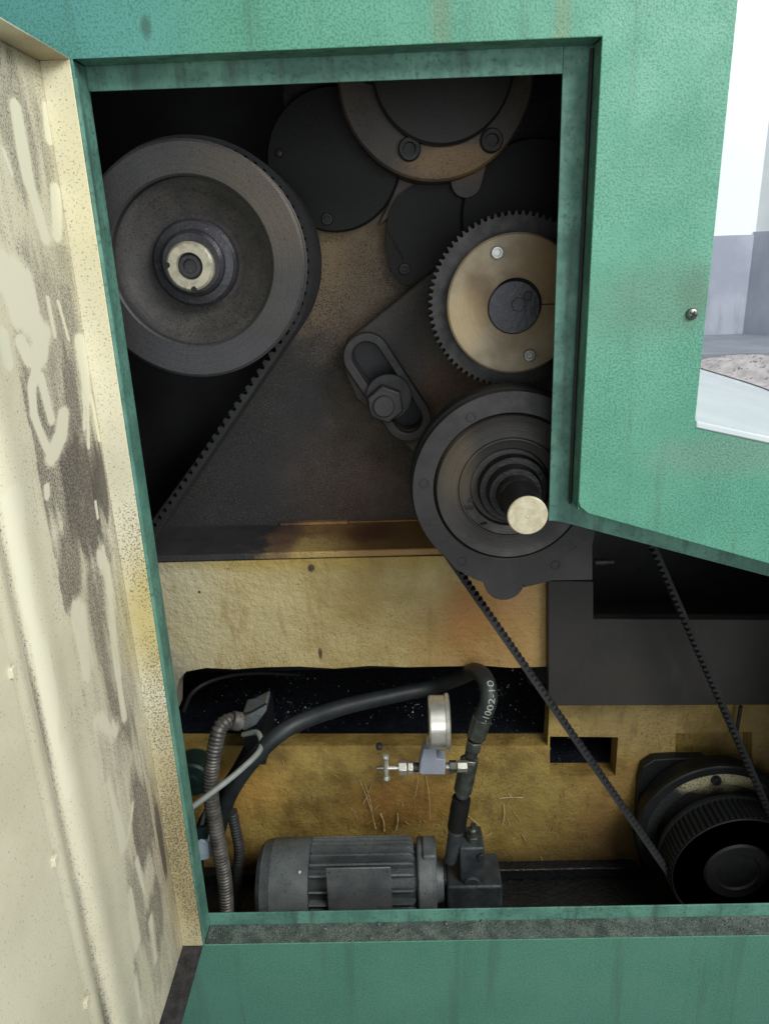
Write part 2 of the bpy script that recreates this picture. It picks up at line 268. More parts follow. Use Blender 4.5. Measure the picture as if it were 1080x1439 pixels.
# ------------------------------------------------------------------ mesh helpers
class MB:
    def __init__(s): s.v = []; s.f = []
    def quadstrip(s, rings, close=True, caps=(False, False)):
        base = len(s.v); n = len(rings[0])
        for r in rings: s.v += [tuple(p) for p in r]
        for i in range(len(rings)-1):
            for j in range(n if close else n-1):
                a = base+i*n+j; b = base+i*n+(j+1) % n
                s.f.append((a, b, b+n, a+n))
        if caps[0]: s.f.append(tuple(range(base, base+n))[::-1])
        if caps[1]: s.f.append(tuple(range(base+(len(rings)-1)*n, base+len(rings)*n)))
        return s
    def box(s, x0, x1, y0, y1, z0, z1):
        b = len(s.v)
        s.v += [(x, y, z) for z in (z0, z1) for y in (y0, y1) for x in (x0, x1)]
        s.f += [tuple(b+i for i in q) for q in ((0, 2, 3, 1), (4, 5, 7, 6), (0, 1, 5, 4), (2, 6, 7, 3), (0, 4, 6, 2), (1, 3, 7, 5))]
        return s
    def prism(s, loops, y0, y1):
        """XZ outline (first loop) with holes (others), extruded from y0 to y1"""
        pts = [p for l in loops for p in l]; b = len(s.v); n = len(pts)
        if len(loops) == 1: tri = geometry.tessellate_polygon([[Vector((p[0], p[1], 0)) for p in l] for l in loops])
        else:
            bm = bmesh.new(); vs = [bm.verts.new((p[0], p[1], 0)) for p in pts]; bm.verts.index_update(); k = 0; ed = []
            for l in loops:
                ed += [bm.edges.new((vs[k+j], vs[k+(j+1) % len(l)])) for j in range(len(l))]; k += len(l)
            bmesh.ops.triangle_fill(bm, use_beauty=True, use_dissolve=False, edges=ed)
            tri = [tuple(v.index for v in f.verts) for f in bm.faces]; bm.free()
        s.v += [(p[0], y0, p[1]) for p in pts] + [(p[0], y1, p[1]) for p in pts]
        for t in tri:
            s.f.append(tuple(b+i for i in t)); s.f.append(tuple(b+n+i for i in t[::-1]))
        k = 0
        for l in loops:
            m = len(l)
            for j in range(m):
                a = b+k+j; c = b+k+(j+1) % m; s.f.append((a, c, c+n, a+n))
            k += m
        return s
    def lathe(s, prof, cx, cz, seg=72, y0=0.0, axis='Y', cy=0.0):
        rings = []
        for r, y in prof:
            r = max(r, 1e-5)
            ring = []
            for k in range(seg):
                a = 2*math.pi*k/seg; u, v = r*math.cos(a), r*math.sin(a)
                if axis == 'Y': ring.append((cx+u, y0+y, cz+v))
                elif axis == 'X': ring.append((y0+y, cy+u, cz+v))
                else: ring.append((cx+u, cy+v, y0+y))
            rings.append(ring)
        return s.quadstrip(rings)
    def tube(s, path, rad, seg=14, caps=(True, True)):
        pts = [Vector(p) for p in path]; n = len(pts); rings = []; prev = None
        for i in range(n):
            t = (pts[min(i+1, n-1)]-pts[max(i-1, 0)]).normalized()
            if prev is None:
                a = Vector((0, 1, 0)) if abs(t.y) < .9 else Vector((1, 0, 0)); nrm = (a - t*a.dot(t)).normalized()
            else: nrm = (prev - t*prev.dot(t)).normalized()
            prev = nrm; bi = t.cross(nrm); r = rad[i] if hasattr(rad, '__len__') else rad
            rings.append([pts[i]+(nrm*math.cos(2*math.pi*k/seg)+bi*math.sin(2*math.pi*k/seg))*r for k in range(seg)])
        return s.quadstrip(rings, caps=caps)
    def ngon_prism(s, c, axis, r, h, n=6, rot=0.0, r2=None):
        ax = Vector(axis).normalized(); a = Vector((0, 0, 1)) if abs(ax.z) < .8 else Vector((1, 0, 0))
        u = (a-ax*a.dot(ax)).normalized(); v = ax.cross(u); c = Vector(c); r2 = r2 or r
        rr = [[c+ax*t+(u*math.cos(rot+2*math.pi*k/n)+v*math.sin(rot+2*math.pi*k/n))*q for k in range(n)] for t, q in ((0, r), (h, r2))]
        return s.quadstrip(rr, caps=(True, True))
    def mesh(s, name, off=(0, 0, 0), angle=32):
        m = bpy.data.meshes.new(name)
        o = Vector(off)
        m.from_pydata([tuple(Vector(p)-o) for p in s.v], [], s.f)
        bm = bmesh.new(); bm.from_mesh(m); bmesh.ops.remove_doubles(bm, verts=bm.verts, dist=2e-5)
        bmesh.ops.recalc_face_normals(bm, faces=bm.faces); bm.to_mesh(m); bm.free()
        m.shade_smooth(); m.set_sharp_from_angle(angle=R(angle)); return m
    def build(s, name, material, parent=None, bevel=0.0, seg=2, angle=32):
        off = ROOTS.get(parent.name, (0, 0, 0)) if parent else (0, 0, 0)
        return link(name, s.mesh(name, off, angle), material, parent, (0, 0, 0), bevel, seg)
ROOTS = {}
def link(name, me, material, parent=None, loc=(0, 0, 0), bevel=0.0, seg=2):
    if material is not None and not me.materials: me.materials.append(material)
    o = bpy.data.objects.new(name, me); COL.objects.link(o); o.location = loc
    if parent:
        o.parent = parent
        ROOTS[o.name] = ROOTS.get(parent.name, (0, 0, 0)) if tuple(loc) == (0, 0, 0) else tuple(Vector(ROOTS.get(parent.name, (0, 0, 0)))+Vector(loc))
    if bevel:
        b = o.modifiers.new('bevel', 'BEVEL'); b.width = bevel; b.segments = seg; b.limit_method = 'ANGLE'; b.angle_limit = R(40)
        b.harden_normals = False
    return o
def at(name, me, material, parent, p, rot=None, **kw):
    """a shared mesh placed at a world point under its thing"""
    o = link(name, me, material, parent, tuple(Vector(p)-Vector(ROOTS.get(parent.name, (0, 0, 0)))), **kw)
    if rot: o.rotation_euler = rot
    return o
def thing(name, label, cat, base, group=None):
    o = bpy.data.objects.new(name, None); COL.objects.link(o); o.location = base; o.empty_display_size = .05
    ROOTS[o.name] = tuple(base); o['label'] = label; o['category'] = cat
    if group: o['group'] = group
    return o
def tag(o, label, cat, group=None):
    o['label'] = label; o['category'] = cat
    if group: o['group'] = group
    return o
def smooth(pts, n=10):
    pts = [Vector(p) for p in pts]; out = []
    q = [pts[0]*2-pts[1]]+pts+[pts[-1]*2-pts[-2]]
    for i in range(1, len(q)-2):
        for k in range(n):
            t = k/n; a, b, c, d = q[i-1], q[i], q[i+1], q[i+2]
            out.append(.5*((2*b)+(c-a)*t+(2*a-5*b+4*c-d)*t*t+(3*b-a-3*c+d)*t**3))
    out.append(pts[-1]); return out
def arc(cx, cz, r, a0, a1, n): return [(cx+r*math.cos(a0+(a1-a0)*k/n), cz+r*math.sin(a0+(a1-a0)*k/n)) for k in range(n+1)]
def capsule(a, b, r, n=14):
    an = math.atan2(b[1]-a[1], b[0]-a[0])
    return arc(a[0], a[1], r, an+math.pi/2, an+1.5*math.pi, n)+arc(b[0], b[1], r, an-math.pi/2, an+math.pi/2, n)

# shared small hardware, facing -Y
def socket_screw_mesh(r, h):
    m = MB(); m.lathe([(r*.97, h), (r, h*.8), (r, -h*.7), (r*.9, -h), (r*.58, -h), (r*.52, -h*.2), (0, -h*.2)], 0, 0, 24); return m.mesh('socket_screw')
def countersunk_mesh(r):
    m = MB(); m.lathe([(r*1.25, .0006), (r*1.2, -.0012), (r, -.0012), (r*.95, .0004), (r*.5, .0004), (r*.4, .0022), (0, .0022)], 0, 0, 20); return m.mesh('flush_screw')
def cross_screw_mesh(r):
    m = MB(); m.lathe([(r, .001), (r, -.0012), (r*.8, -.0034), (r*.4, -.0044), (0, -.0046)], 0, 0, 20); return m.mesh('cross_screw')

# ================================================================== setting
o = MB().box(-3, 4, -4.2, 4, -.02, 0).build('floor', FLOORM); o['kind'] = 'structure'
WY = 2.2                                   # far wall of the room behind
zc = P(1045, 330, WY).z; zb = P(1000, 470, WY).z; xc = P(1052, 400, WY).x
wl = MB().box(.3, xc, WY, WY+.12, zc, 3.4).build('room_wall', WALLW); wl['kind'] = 'structure'
o = MB().box(.3, xc, WY-.012, WY+.11, zb-.9, zc).build('wall_dado', WALLG, wl)
dx = .55; ang = R(-62)
def sidewall(m, s0, s1, t0, t1, z0, z1):
    d = Vector((math.cos(ang), math.sin(ang), 0)); n = Vector((-d.y, d.x, 0))
    b = len(m.v); base = Vector((xc, WY, 0))
    for z in (z0, z1):
        for t in (t0, t1):
            for s_ in (s0, s1):
                p = base+d*s_+n*t; m.v.append((p.x, p.y, z))
    m.f += [tuple(b+i for i in q) for q in ((0, 2, 3, 1), (4, 5, 7, 6), (0, 1, 5, 4), (2, 6, 7, 3), (0, 4, 6, 2), (1, 3, 7, 5))]
    return m
zw = P(1070, 325, 2.05).z
ws = sidewall(MB(), 0, 1.2, 0, .1, zw, 3.4).build('side_wall', WALLW); ws['kind'] = 'structure'
sidewall(MB(), 0, 1.2, -.014, .09, zb-.9, zw).build('wall_dado', WALLG, ws)
wf = thing('window', 'dark window edge with pale frame in the white workshop wall', 'window', (xc, WY, zw))
sidewall(MB(), .10, .90, -.012, .001, zw+.03, zw+1.0).build('window_frame', COVERW, wf)
sidewall(MB(), .13, .87, -.016, -.010, zw+.06, zw+.97).build('pane', mat('dusk_glass', (70, 82, 84), rough=.15), wf)

# ================================================================== cabinet
cab = thing('machine_cabinet', 'pale green hammered sheet metal machine cabinet with its hatch open', 'cabinet', (0, 0, 0))
XL, XR, ZT, ZBt = -.389, .2615, 1.836, .387
ZS0 = 1.225; SLO = -.322; XE = .74
def zs(x): return ZS0+SLO*(x-XR)
hole = [(XL, ZBt), (XE, ZBt), (XE, zs(XE))]+[(XR+.016, zs(XR+.016)), (XR+.009, zs(XR)+.001), (XR+.004, zs(XR)+.005), (XR+.0005, ZS0+.014)]+[(XR, ZT), (XL, ZT)]
def zwin(x): return 1.349-.248*(x-.4215)
XO = 1.35
outer = [(-.80, 0.002), (XO, 0.002), (XO, zwin(XO)), (.4305, zwin(.4305)), (.4225, zwin(.4225)+.004), (.4215, zwin(.4215)+.012), (.4215, 2.25), (-.80, 2.25)]
MB().prism([outer, hole], 0, .003).build('end_panel', GREEN, cab, .0012)
D = .045
def strip(m, pts, y0, y1, th):       # folded return following a run of the opening edge
    for a, b in zip(pts, pts[1:]):
        d = (Vector(b)-Vector(a)).normalized(); nrm = Vector((-d.y, d.x))*th
        m.prism([[a, b, (b[0]+nrm.x, b[1]+nrm.y), (a[0]+nrm.x, a[1]+nrm.y)]], y0, y1)
    return m
E = .0006
strip(MB(), [(XL-E, ZBt), (XL-E, ZT)], .0032, D+.003, .003).build('return_flange', GREENF, cab, .0008)
strip(MB(), [(XL, ZT+E), (XR, ZT+E)], .0032, D, .003).build('return_flange', GREENF, cab, .0008)
strip(MB(), [(XR+E, ZT), (XR+E, ZS0)], .0032, D, .003).build('return_flange', GREENF, cab, .0008)
strip(MB(), [(XR+.004, zs(XR)+.003), (XE, zs(XE)+.003)], .0032, D, .003).build('return_flange', GREENF, cab, .0008)
strip(MB(), [(XE, ZBt-E), (XL, ZBt-E)], .0032, D, .003).build('return_flange', SILLM, cab, .0008)
lipx = P(790, 100, D).x; lipx2 = P(771, 728, D).x; lipzt = P(600, 115, D).z; lipzb = P(300, 1284, D).z
ztop_l = P(118, 129, D).z
MB().prism([[(XL-.003, ztop_l), (lipx, lipzt+.003), (lipx, ZT+.003), (XL-.003, ZT+.003)]], D, D+.003).build('inner_lip', GREENF, cab, .0008)
zl0 = P(772, 733, D).z
def zls(x): return zl0+SLO*.93*(x-lipx2)
MB().prism([[(lipx+.0005, ZT+.003), (XR+.004, ZT+.003), (XR+.004, zl0), (lipx2, zl0)]], D+.0034, D+.0064).build('inner_lip', GREENF, cab, .0008)
MB().prism([[(lipx2+.001, zl0-.001), (XR-.01, zl0-.004), (XE, zls(XE)-.002), (XE, zs(XE)+.006), (XR+.004, zs(XR)+.006), (lipx2+.001, zl0+.02)]], D+.0070, D+.010).build('inner_lip', GREENF, cab, .0008)
MB().box(XL-.003, XE, D, D+.003, ZBt-.003, lipzb).build('inner_lip', GREENF, cab, .0008)
# rubber seal bead in the right-hand corner
MB().tube([(XR-.002, .040, ZT-.004), (XR-.002, .040, 1.6), (XR-.003, .040, 1.4), (XR-.002, .040, ZS0-.002)], .0024, 8).build('door_seal', STEELD, cab)
# grit lying in the sill
g = MB()
for k in range(900):
    x = random.uniform(XL+.005, .72); yy = random.betavariate(2, 1.3)*(D-.006)+.002; r = random.choice((.0008, .0012, .0018, .0012))*random.uniform(.7, 1.5)
    if random.random() < .03: r *= 1.9
    c = Vector((x, yy, ZBt+r*.4))
    q = [Vector((random.uniform(.6, 1)*sx, random.uniform(.6, 1)*sy, sz*random.uniform(.5, .9)))*r for sx, sy, sz in ((1, 0, 0), (-1, 0, 0), (0, 1, 0), (0, -1, 0), (0, 0, 1), (0, 0, -1))]
    b = len(g.v); g.v += [tuple(c+p) for p in q]
    g.f += [tuple(b+i for i in t) for t in ((0, 2, 4), (2, 1, 4), (1, 3, 4), (3, 0, 4), (2, 0, 5), (1, 2, 5), (3, 1, 5), (0, 3, 5))]
o = g.build('sill_grit', GRIT, cab); o['kind'] = 'stuff'
# cross-head screw on the flap
sp = P(971, 441, 0)
m = MB(); m.lathe([(.0082, 0), (.0082, -.0015), (.0065, -.0045), (.0035, -.006), (0, -.0062)], 0, 0, 24); sm = m.mesh('panel_screw')
scw = at('screw', sm, STEEL, cab, (sp.x, 0, sp.z))
m = MB(); m.box(-.0045, .0045, -.0068, -.005, -.001, .001); m.box(-.001, .001, -.0067, -.005, -.0045, .0045)
at('cross_slot', m.mesh('cross_slot'), COVER, scw, (sp.x, 0, sp.z), (0, R(24), 0))
# unseen closed box behind the panel, built to keep the inside dark
MB().box(-.80, -.797, .004, .75, .002, 2.25).build('side_panel', DARKIN, cab)
MB().box(.418, .4208, .004, .75, zwin(.42)-.006, 2.25).build('side_panel', GREEN, cab)
MB().box(XO-.003, XO, .004, 1.3, .002, zwin(XO)-.02).build('side_panel', DARKIN, cab)
MB().box(-.797, .418, .004, .75, 2.247, 2.25).build('top_panel', DARKIN, cab)
MB().box(-.80, XO-.004, .752, .755, .002, zwin(XO)-.02).build('back_panel', DARKIN, cab)
MB().box(-.80, .4208, .756, .759, zwin(XO)-.06, 2.25).build('back_panel', DARKIN, cab)
# white cover plate on top of the lower housing, rising toward the step
tc = MB(); x0, x1 = .4225, XO
for y0, y1, dz in ((.0, 1.38, 0),):
    b = len(tc.v)
    for dzz in (-.010, .0):
        for yy in (y0-.002, y1):
            for x in (x0, x1): tc.v.append((x, yy, zwin(x)+.0065+dzz+(.0 if yy < .1 else .0)))
    tc.f += [tuple(b+i for i in q) for q in ((0, 2, 3, 1), (4, 5, 7, 6), (0, 1, 5, 4), (2, 6, 7, 3), (0, 4, 6, 2), (1, 3, 7, 5))]
tc.build('top_cover', COVERW, cab, .002)

# ---- hatch door, swung square to the panel
XS, DF, ZD0, ZD1 = -.4265, -.388, .400, 1.833
YH, YE = -.012, -.72
ny, nz = 190, 420
ys = np.linspace(YH, YE, ny); zz = np.linspace(ZD0, ZD1, nz)
def vn(y, z, s, o=0.0): return noise.noise(Vector((y*s+o, z*s*.45, o*1.7)))
strokes = []      # wiped-clean finger and rag smears: photo points on the door face
def stroke(pts, wpx):
    q = [PX(x, y, XS) for x, y in pts]; strokes.append(([(p.y*.6, p.z) for p in q], wpx/1150*(1.25 if pts[0][1] > 740 else 1), .62 if pts[0][1] > 740 else 1.0))
for pts, wd in (([(20, 150), (30, 210), (40, 260), (62, 335)], 8), ([(62, 150), (68, 195)], 7), ([(76, 268), (78, 330)], 9), ([(2, 210), (14, 245)], 2),
        ([(0, 378), (22, 398), (32, 435)], 22), ([(32, 435), (52, 470)], 17), ([(56, 470), (53, 500)], 16), ([(51, 515), (42, 545), (45, 582), (60, 622), (69, 640)], 6), ([(56, 530), (63, 560), (70, 590)], 6), ([(88, 582), (85, 610), (70, 642)], 11), ([(28, 480), (40, 505)], 8), ([(0, 470), (8, 510)], 10),
        ([(114, 480), (119, 520), (121, 560)], 12), ([(117, 560), (117, 602)], 3), ([(121, 560), (123, 628)], 3), ([(126, 555), (138, 618)], 4), ([(65, 418), (75, 472)], 3), ([(80, 424), (95, 478)], 2), ([(63, 684), (64, 698)], 5), ([(133, 705), (136, 728)], 2),
        ([(112, 860), (116, 900), (122, 940)], 16), ([(106, 850), (104, 880)], 9), ([(150, 800), (158, 880), (164, 950)], 9), ([(135, 1010), (160, 1030)], 10), ([(165, 960), (172, 1010)], 6), ([(140, 780), (150, 800)], 10),
        ([(150, 1100), (162, 1150), (172, 1190)], 6), ([(185, 1130), (178, 1180)], 4), ([(190, 1210), (205, 1262)], 4), ([(180, 1260), (190, 1330)], 7), ([(210, 1290), (217, 1350)], 5), ([(188, 1380), (196, 1430)], 7),
        ([(12, 700), (30, 850), (62, 1000), (92, 1120)], 14), ([(10, 1260), (35, 1310)], 10), ([(55, 1340), (68, 1390)], 8), ([(5, 1180), (20, 1230)], 7)):
    stroke(pts, wd)
darks = []
def dark(x, y, ry, rz, a):
    p = PX(x, y, XS); darks.append((p.y, p.z, ry, rz, a))
dark(30, 200, .05, .09, .5); dark(70, 260, .02, .12, .45); dark(100, 470, .03, .10, .55); dark(100, 560, .03, .07, .7); dark(138, 665, .03, .08, 1.0); dark(115, 700, .06, .09, .85); dark(95, 620, .05, .06, .6); dark(70, 480, .09, .14, .45); dark(60, 640, .05, .10, .6)
dark(95, 800, .05, .06, .65); dark(135, 870, .05, .09, .6); dark(165, 1000, .05, .11, .62); dark(200, 1150, .045, .11, .7); dark(218, 1290, .04, .08, .62); dark(190, 1390, .03, .06, .5); dark(150, 780, .02, .06, .6); dark(150, 940, .03, .06, .5); dark(110, 990, .03, .04, .4); dark(170, 1030, .02, .10, .5); dark(225, 1180, .014, .12, 1.0)
dark(190, 1120, .03, .10, .5); dark(190, 1250, .03, .08, .45); dark(215, 1350, .02, .08, .4); dark(25, 130, .05, .03, .4); dark(105, 1010, .02, .04, .5); dark(60, 600, .03, .05, .35)
def segd(y, z, pts):
    best = 9
    for a, b in zip(pts, pts[1:]):
        dy, dz = b[0]-a[0], b[1]-a[1]; L = dy*dy+dz*dz
        t = max(0, min(1, ((y*.6-a[0])*dy+(z-a[1])*dz)/L)); best = min(best, math.hypot(y*.6-a[0]-t*dy, z-a[1]-t*dz))
    return best
YA = PX(200, 1439, XS).y
def bulge(y):      # rolled bead along the stiffener
    yb = PX(150, 1439, XS).y+.006
    return .004*math.exp(-((y-(yb+.034))/.026)**2) - .007*math.exp(-((y-yb)/.014)**2) + .003*math.exp(-((y-(yb-.03))/.012)**2)
YGR = PX(150, 1439, XS).y+.006
dm = MB(); dirt = []; wipe = []
for iz, z in enumerate(zz):
    for iy, y in enumerate(ys):
        dent = .0012*noise.noise(Vector((y*7, z*5, 3)))
        dm.v.append((XS+dent*min(1, (YH-y)*30)+bulge(y)*min(1, max(0, (YH-y-.1)*20)), y, z))
        n1, n2, n3 = vn(y, z, 9, 1), vn(y, z, 30, 5), vn(y*2.2, z*.5, 40, 9)
        a = 0.15+.22*n1+.14*n3+.24*math.exp(-((YH-y)/.10)**2)*(1 if z < 1.62 else .5)
        for (cy, cz, ry, rz, am) in darks:
            d = math.hypot((y-cy)/ry, (z-cz)/rz)+.5*n1+.4*n2+.5*n3
            if d < 1.25: a = max(a, am*min(1, (1.25-d)/.6))
        wv = 0
        for pts, wd, am_ in strokes:
            d = segd(y, z, pts)/wd+.55*n2+.3*n3+(.7*n3 if am_ < 1 else 0)
            if d < 1.6: wv = max(wv, am_*min(1, (1.6-d)/1.1))
        if y < YA+.004+.004*n3:      # the bare stiffener side stayed cleaner
            a *= .35
        gy = math.exp(-((y-YGR)/.010)**2); a = max(a, gy*(.62+.5*n1)); wv = max(0, min(1, wv*(1-gy)))
        dirt.append(max(0, min(1, a))*.95*(1-wv)); wipe.append(wv)
for iz in range(nz-1):
    for iy in range(ny-1):
        a = iz*ny+iy; dm.f.append((a, a+1, a+ny+1, a+ny))
me = bpy.data.meshes.new('door_skin'); me.from_pydata([tuple(v) for v in dm.v], [], dm.f); me.shade_smooth()
for nme, arr in (('dirt', dirt), ('wipe', wipe)):
    at_ = me.attributes.new(nme, 'FLOAT', 'POINT'); at_.data.foreach_set('value', np.array(arr, dtype=np.float32))
door = link('door', me, CREAM, cab); door['label'] = 'cream painted inner face of open hatch door, smeared with black grime'
sol = door.modifiers.new('thickness', 'SOLIDIFY'); sol.thickness = .002; sol.offset = -1
# folded edges of the door tray
MB().box(XS+.0005, DF, YH-.0005, YH+.0015, ZD0, ZD1).build('hinge_flange', CREAM, door, .0007)
MB().box(XS+.0005, DF, YE, YH+.001, ZD1, ZD1+.0018).build('top_flange', CREAM, door, .0006)
MB().box(XS+.0005, DF, YE, YH+.001, ZD0-.002, ZD0).build('bottom_flange', HEM, door, .0006)
MB().box(XS+.0005, DF, YE-.002, YE, ZD0, ZD1).build('free_flange', CREAM, door, .0006)
# overlapping lock plate with its dark seam
yc = PX(120, 1439, XS).y
MB().box(XS+.0015, XS+.0075, YE+.004, yc, ZD0+.01, ZD1-.01).build('backing_plate', CREAM, door, .001)
MB().box(XS+.001, XS+.0022, yc-.001, yc+.016, ZD0+.01, ZD1-.01).build('plate_seam', DARKIN, door)
for y_px in (951, 1215, 1410):
    p = PX({951: 0, 1215: 64, 1410: 112}[y_px], y_px, XS)
    MB().box(XS+.006, XS+.0115, yc-.006, yc+.0045, p.z-.006, p.z+.006).build('seam_tab', CREAM, door, .001)
# green hinge leaf between door and frame
MB().tube([(DF+.0012, -.008, ZD0+.02), (DF+.0012, -.008, ZD1-.02)], .0035, 10).build('hinge_rod', GREENF, door)

# ================================================================== machine frame (headstock, bed, beam, tray)
fr = thing('lathe', 'grease-blackened headstock casting on cream painted machine bed', 'machine', (0, .5, .19))
hp = poly([(206, 757), (372, 513), (396, 470), (396, 60), (930, 60), (930, 733), (222, 733)], YP)
ZLD = P(500, 773, YB).z
hp = [(x, ZLD-.002 if z < ZLD+.035 else z) for x, z in hp]
MB().prism([hp], YP, YP+.06).build('headstock_wall', HEAD, fr, .003)
xl0 = P(214, 775, YB).x; xl1 = P(772, 800, YB).x
MB().box(xl0-.05, xl1-.004, YB-.003, YP+.02, ZLD-.014, ZLD).build('bed_ledge', LEDGE, fr, .003)
# shallow step plates along the foot of the headstock
s0, s1 = P(392, 728, YP-.012).x, P(488, 728, YP-.012).x
MB().box(s0, s1, YP-.014, YP+.01, ZLD+.0005, ZLD+.007).build('foot_strip', LEDGE, fr, .0015)
MB().box(s1+.001, P(640, 728, YP-.012).x, YP-.008, YP+.01, ZLD+.0005, ZLD+.004).build('foot_strip', LEDGE, fr, .0015)
# upper bed wall with ragged cast lower edge, a grid with relief
rag = [(246, 1006), (247, 975), (252, 955), (262, 944), (290, 939), (330, 941), (372, 938), (420, 937), (470, 940), (520, 936), (570, 938), (620, 937), (680, 936), (720, 939), (768, 937)]
up = poly([(213, 778), (213, 1006)]+rag+[(769, 937), (769, 778)], YB); zt = ZLD-.0145
up = [(x, min(z, zt)) if z > zt-.02 else (x, z) for x, z in up]
bw = MB().prism([up], YB, YB+.06).build('bed_wall', BED, fr, .008, 3)
# lower wall with two niches
n1 = poly([(772, 1090), (864, 1090), (868, 1036), (772, 1035)], YL); n2 = poly([(948, 1160), (1056, 1160), (1056, 1029), (948, 1030)], YL)
lo = poly([(225, 1048), (769, 1048), (769, 985), (1190, 985), (1190, 1226), (225, 1226)], YL)
ZPAN = P(600, 1225, YL).z
lo[-1] = (lo[-1][0], ZPAN); lo[-2] = (lo[-2][0], ZPAN)
xa_, xb_, xc_ = P(769, 1048, YL).x, P(908, 1060, YL).x, lo[3][0]; zt_ = P(769, 985, YL).z; zl_ = lo[1][1]
q = MB()
q.prism([[(lo[0][0], lo[0][1]), (xa_, zl_), (xa_, ZPAN), (lo[0][0], ZPAN)]], YL, YL+.045)
for nn, x0, x1 in ((n1, xa_, xb_), (n2, xb_, xc_)):
    q.prism([[(x0, ZPAN), (x1, ZPAN), nn[1], nn[0]]], YL, YL+.045)
    q.prism([[(x1, ZPAN), (x1, zt_), nn[2], nn[1]]], YL, YL+.045)
    q.prism([[(x1, zt_), (x0, zt_), nn[3], nn[2]]], YL, YL+.045)
    q.prism([[(x0, zt_), (x0, ZPAN), nn[0], nn[3]]], YL, YL+.045)
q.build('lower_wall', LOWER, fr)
MB().box(P(225, 1048, YL).x, P(769, 1048, YL).x, YL+.046, .70, P(500, 1050, YL).z-.012, P(500, 1050, YL).z-.004).build('recess_floor', RECESS, fr)
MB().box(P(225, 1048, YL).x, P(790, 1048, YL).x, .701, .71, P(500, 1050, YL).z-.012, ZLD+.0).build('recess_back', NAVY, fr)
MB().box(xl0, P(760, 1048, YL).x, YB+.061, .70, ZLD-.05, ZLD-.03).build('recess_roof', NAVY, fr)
MB().box(n1[0][0]-.03, n1[1][0]+.004, YL+.046, .70, n1[0][1]-.012, n1[0][1]-.002).build('recess_floor', RECESS, fr)
MB().prism([[n2[0], n2[1], n2[2], n2[3]]], YL+.046, YL+.05).build('niche_back', LOWER, fr)
MB().box(-.78, 1.2, .06, .70, ZPAN-.01, ZPAN).build('tray_floor', PANM, fr)
MB().box(-.55, .52, YL-.03, YL-.002, ZPAN+.0005, ZPAN+.03).build('tray_rib', PANM, fr, .003)
bmz = poly([(770, 992), (770, 817), (833, 817), (833, 870), (1190, 872), (1190, 990)], .27)
MB().prism([bmz], .27, .295).build('beam', BEAM, fr, .0015)
# screw stub at the guard corner
c = P(838, 790, .2); MB().lathe([(.006, 0), (.006, .02), (.0045, .02), (.0045, .034), (0, .034)], 0, c.z, 16, c.x-.004, 'X', c.y).build('stud', STEELD, fr)

# ---- round covers on the headstock, each a part with its screws
soc = socket_screw_mesh(.0105, .007); fls = countersunk_mesh(.0065); crs = cross_screw_mesh(.0075)
def cover(px, py, rp, Y, th, m, name='round_cover', seg=96):
    x, z, r = circ(px, py, rp, Y); q = MB(); q.lathe([(r, th), (r, .003), (r-.003, 0), (0, 0)], x, z, seg, Y); return q.build(name, m, fr)
cv = cover(468, 226, 94, .415, .044, COVER)
for x, y in ((392, 215), (460, 308), (540, 165)):
    p = P(x, y, .414); at('screw', soc if x == 460 else crs, STEELD, cv, p)
lump = poly([(541, 345), (545, 305), (556, 280), (575, 264), (600, 256), (640, 258), (672, 276), (700, 290), (712, 340), (690, 400), (630, 380), (606, 392), (588, 400), (566, 398), (550, 380)], .43)
cv = MB().prism([[(v.x, v.z) for v in smooth([Vector((x, 0, z)) for x, z in lump+lump[:1]], 5)[:-1]]], .43, YP).build('cast_bulge', COVER, fr, .009, 4)
for (a_, b_) in (((541, 318), (556, 350)), ((548, 330), (566, 366)), ((553, 345), (560, 356))):
    p0, p1 = P(*a_, .4295), P(*b_, .4295); MB().tube(smooth([p0, (p0+p1)/2+Vector((.004, 0, -.002)), p1], 4), .0016, 6).build('grease_ridge', STEELD, cv)
p = P(568, 378, .429); at('screw', soc, STEELD, cv, p)
cover(748, 303, 100, .41, .05, COVER)
x, z, r = circ(612, 104, 139, .35); q = MB(); q.lathe([(r, .11), (r, .004), (r-.004, 0), (r*.55, 0)], x, z, 110, .35); fl = q.build('bearing_flange', FLANGE, fr)
x2, z2, r2 = circ(622, 93, 101, .325); q = MB(); q.lathe([(r2, .03), (r2, .004), (r2-.004, 0), (0, 0)], x2, z2, 96, .325); q.build('end_cap', DISCB, fl)
big = socket_screw_mesh(.019, .011)
for px, py in ((575, 210), (690, 198), (520, 100)):
    p = P(px, py, .345); b = at('bolt', big, STEELD, fl, p)
MB().prism([capsule(P(665, 215, .40).xz, P(655, 255, .40).xz, .027)], .40, YP).build('web_lug', FLANGE, fr, .004)
# diagonal web on the face, from flange down to the brown patch
MB().prism([poly([(562, 240), (640, 236), (600, 252), (566, 276), (548, 308), (530, 318), (545, 285)], .452)], .446, YP).build('cast_web', FLANGE, fr, .004)

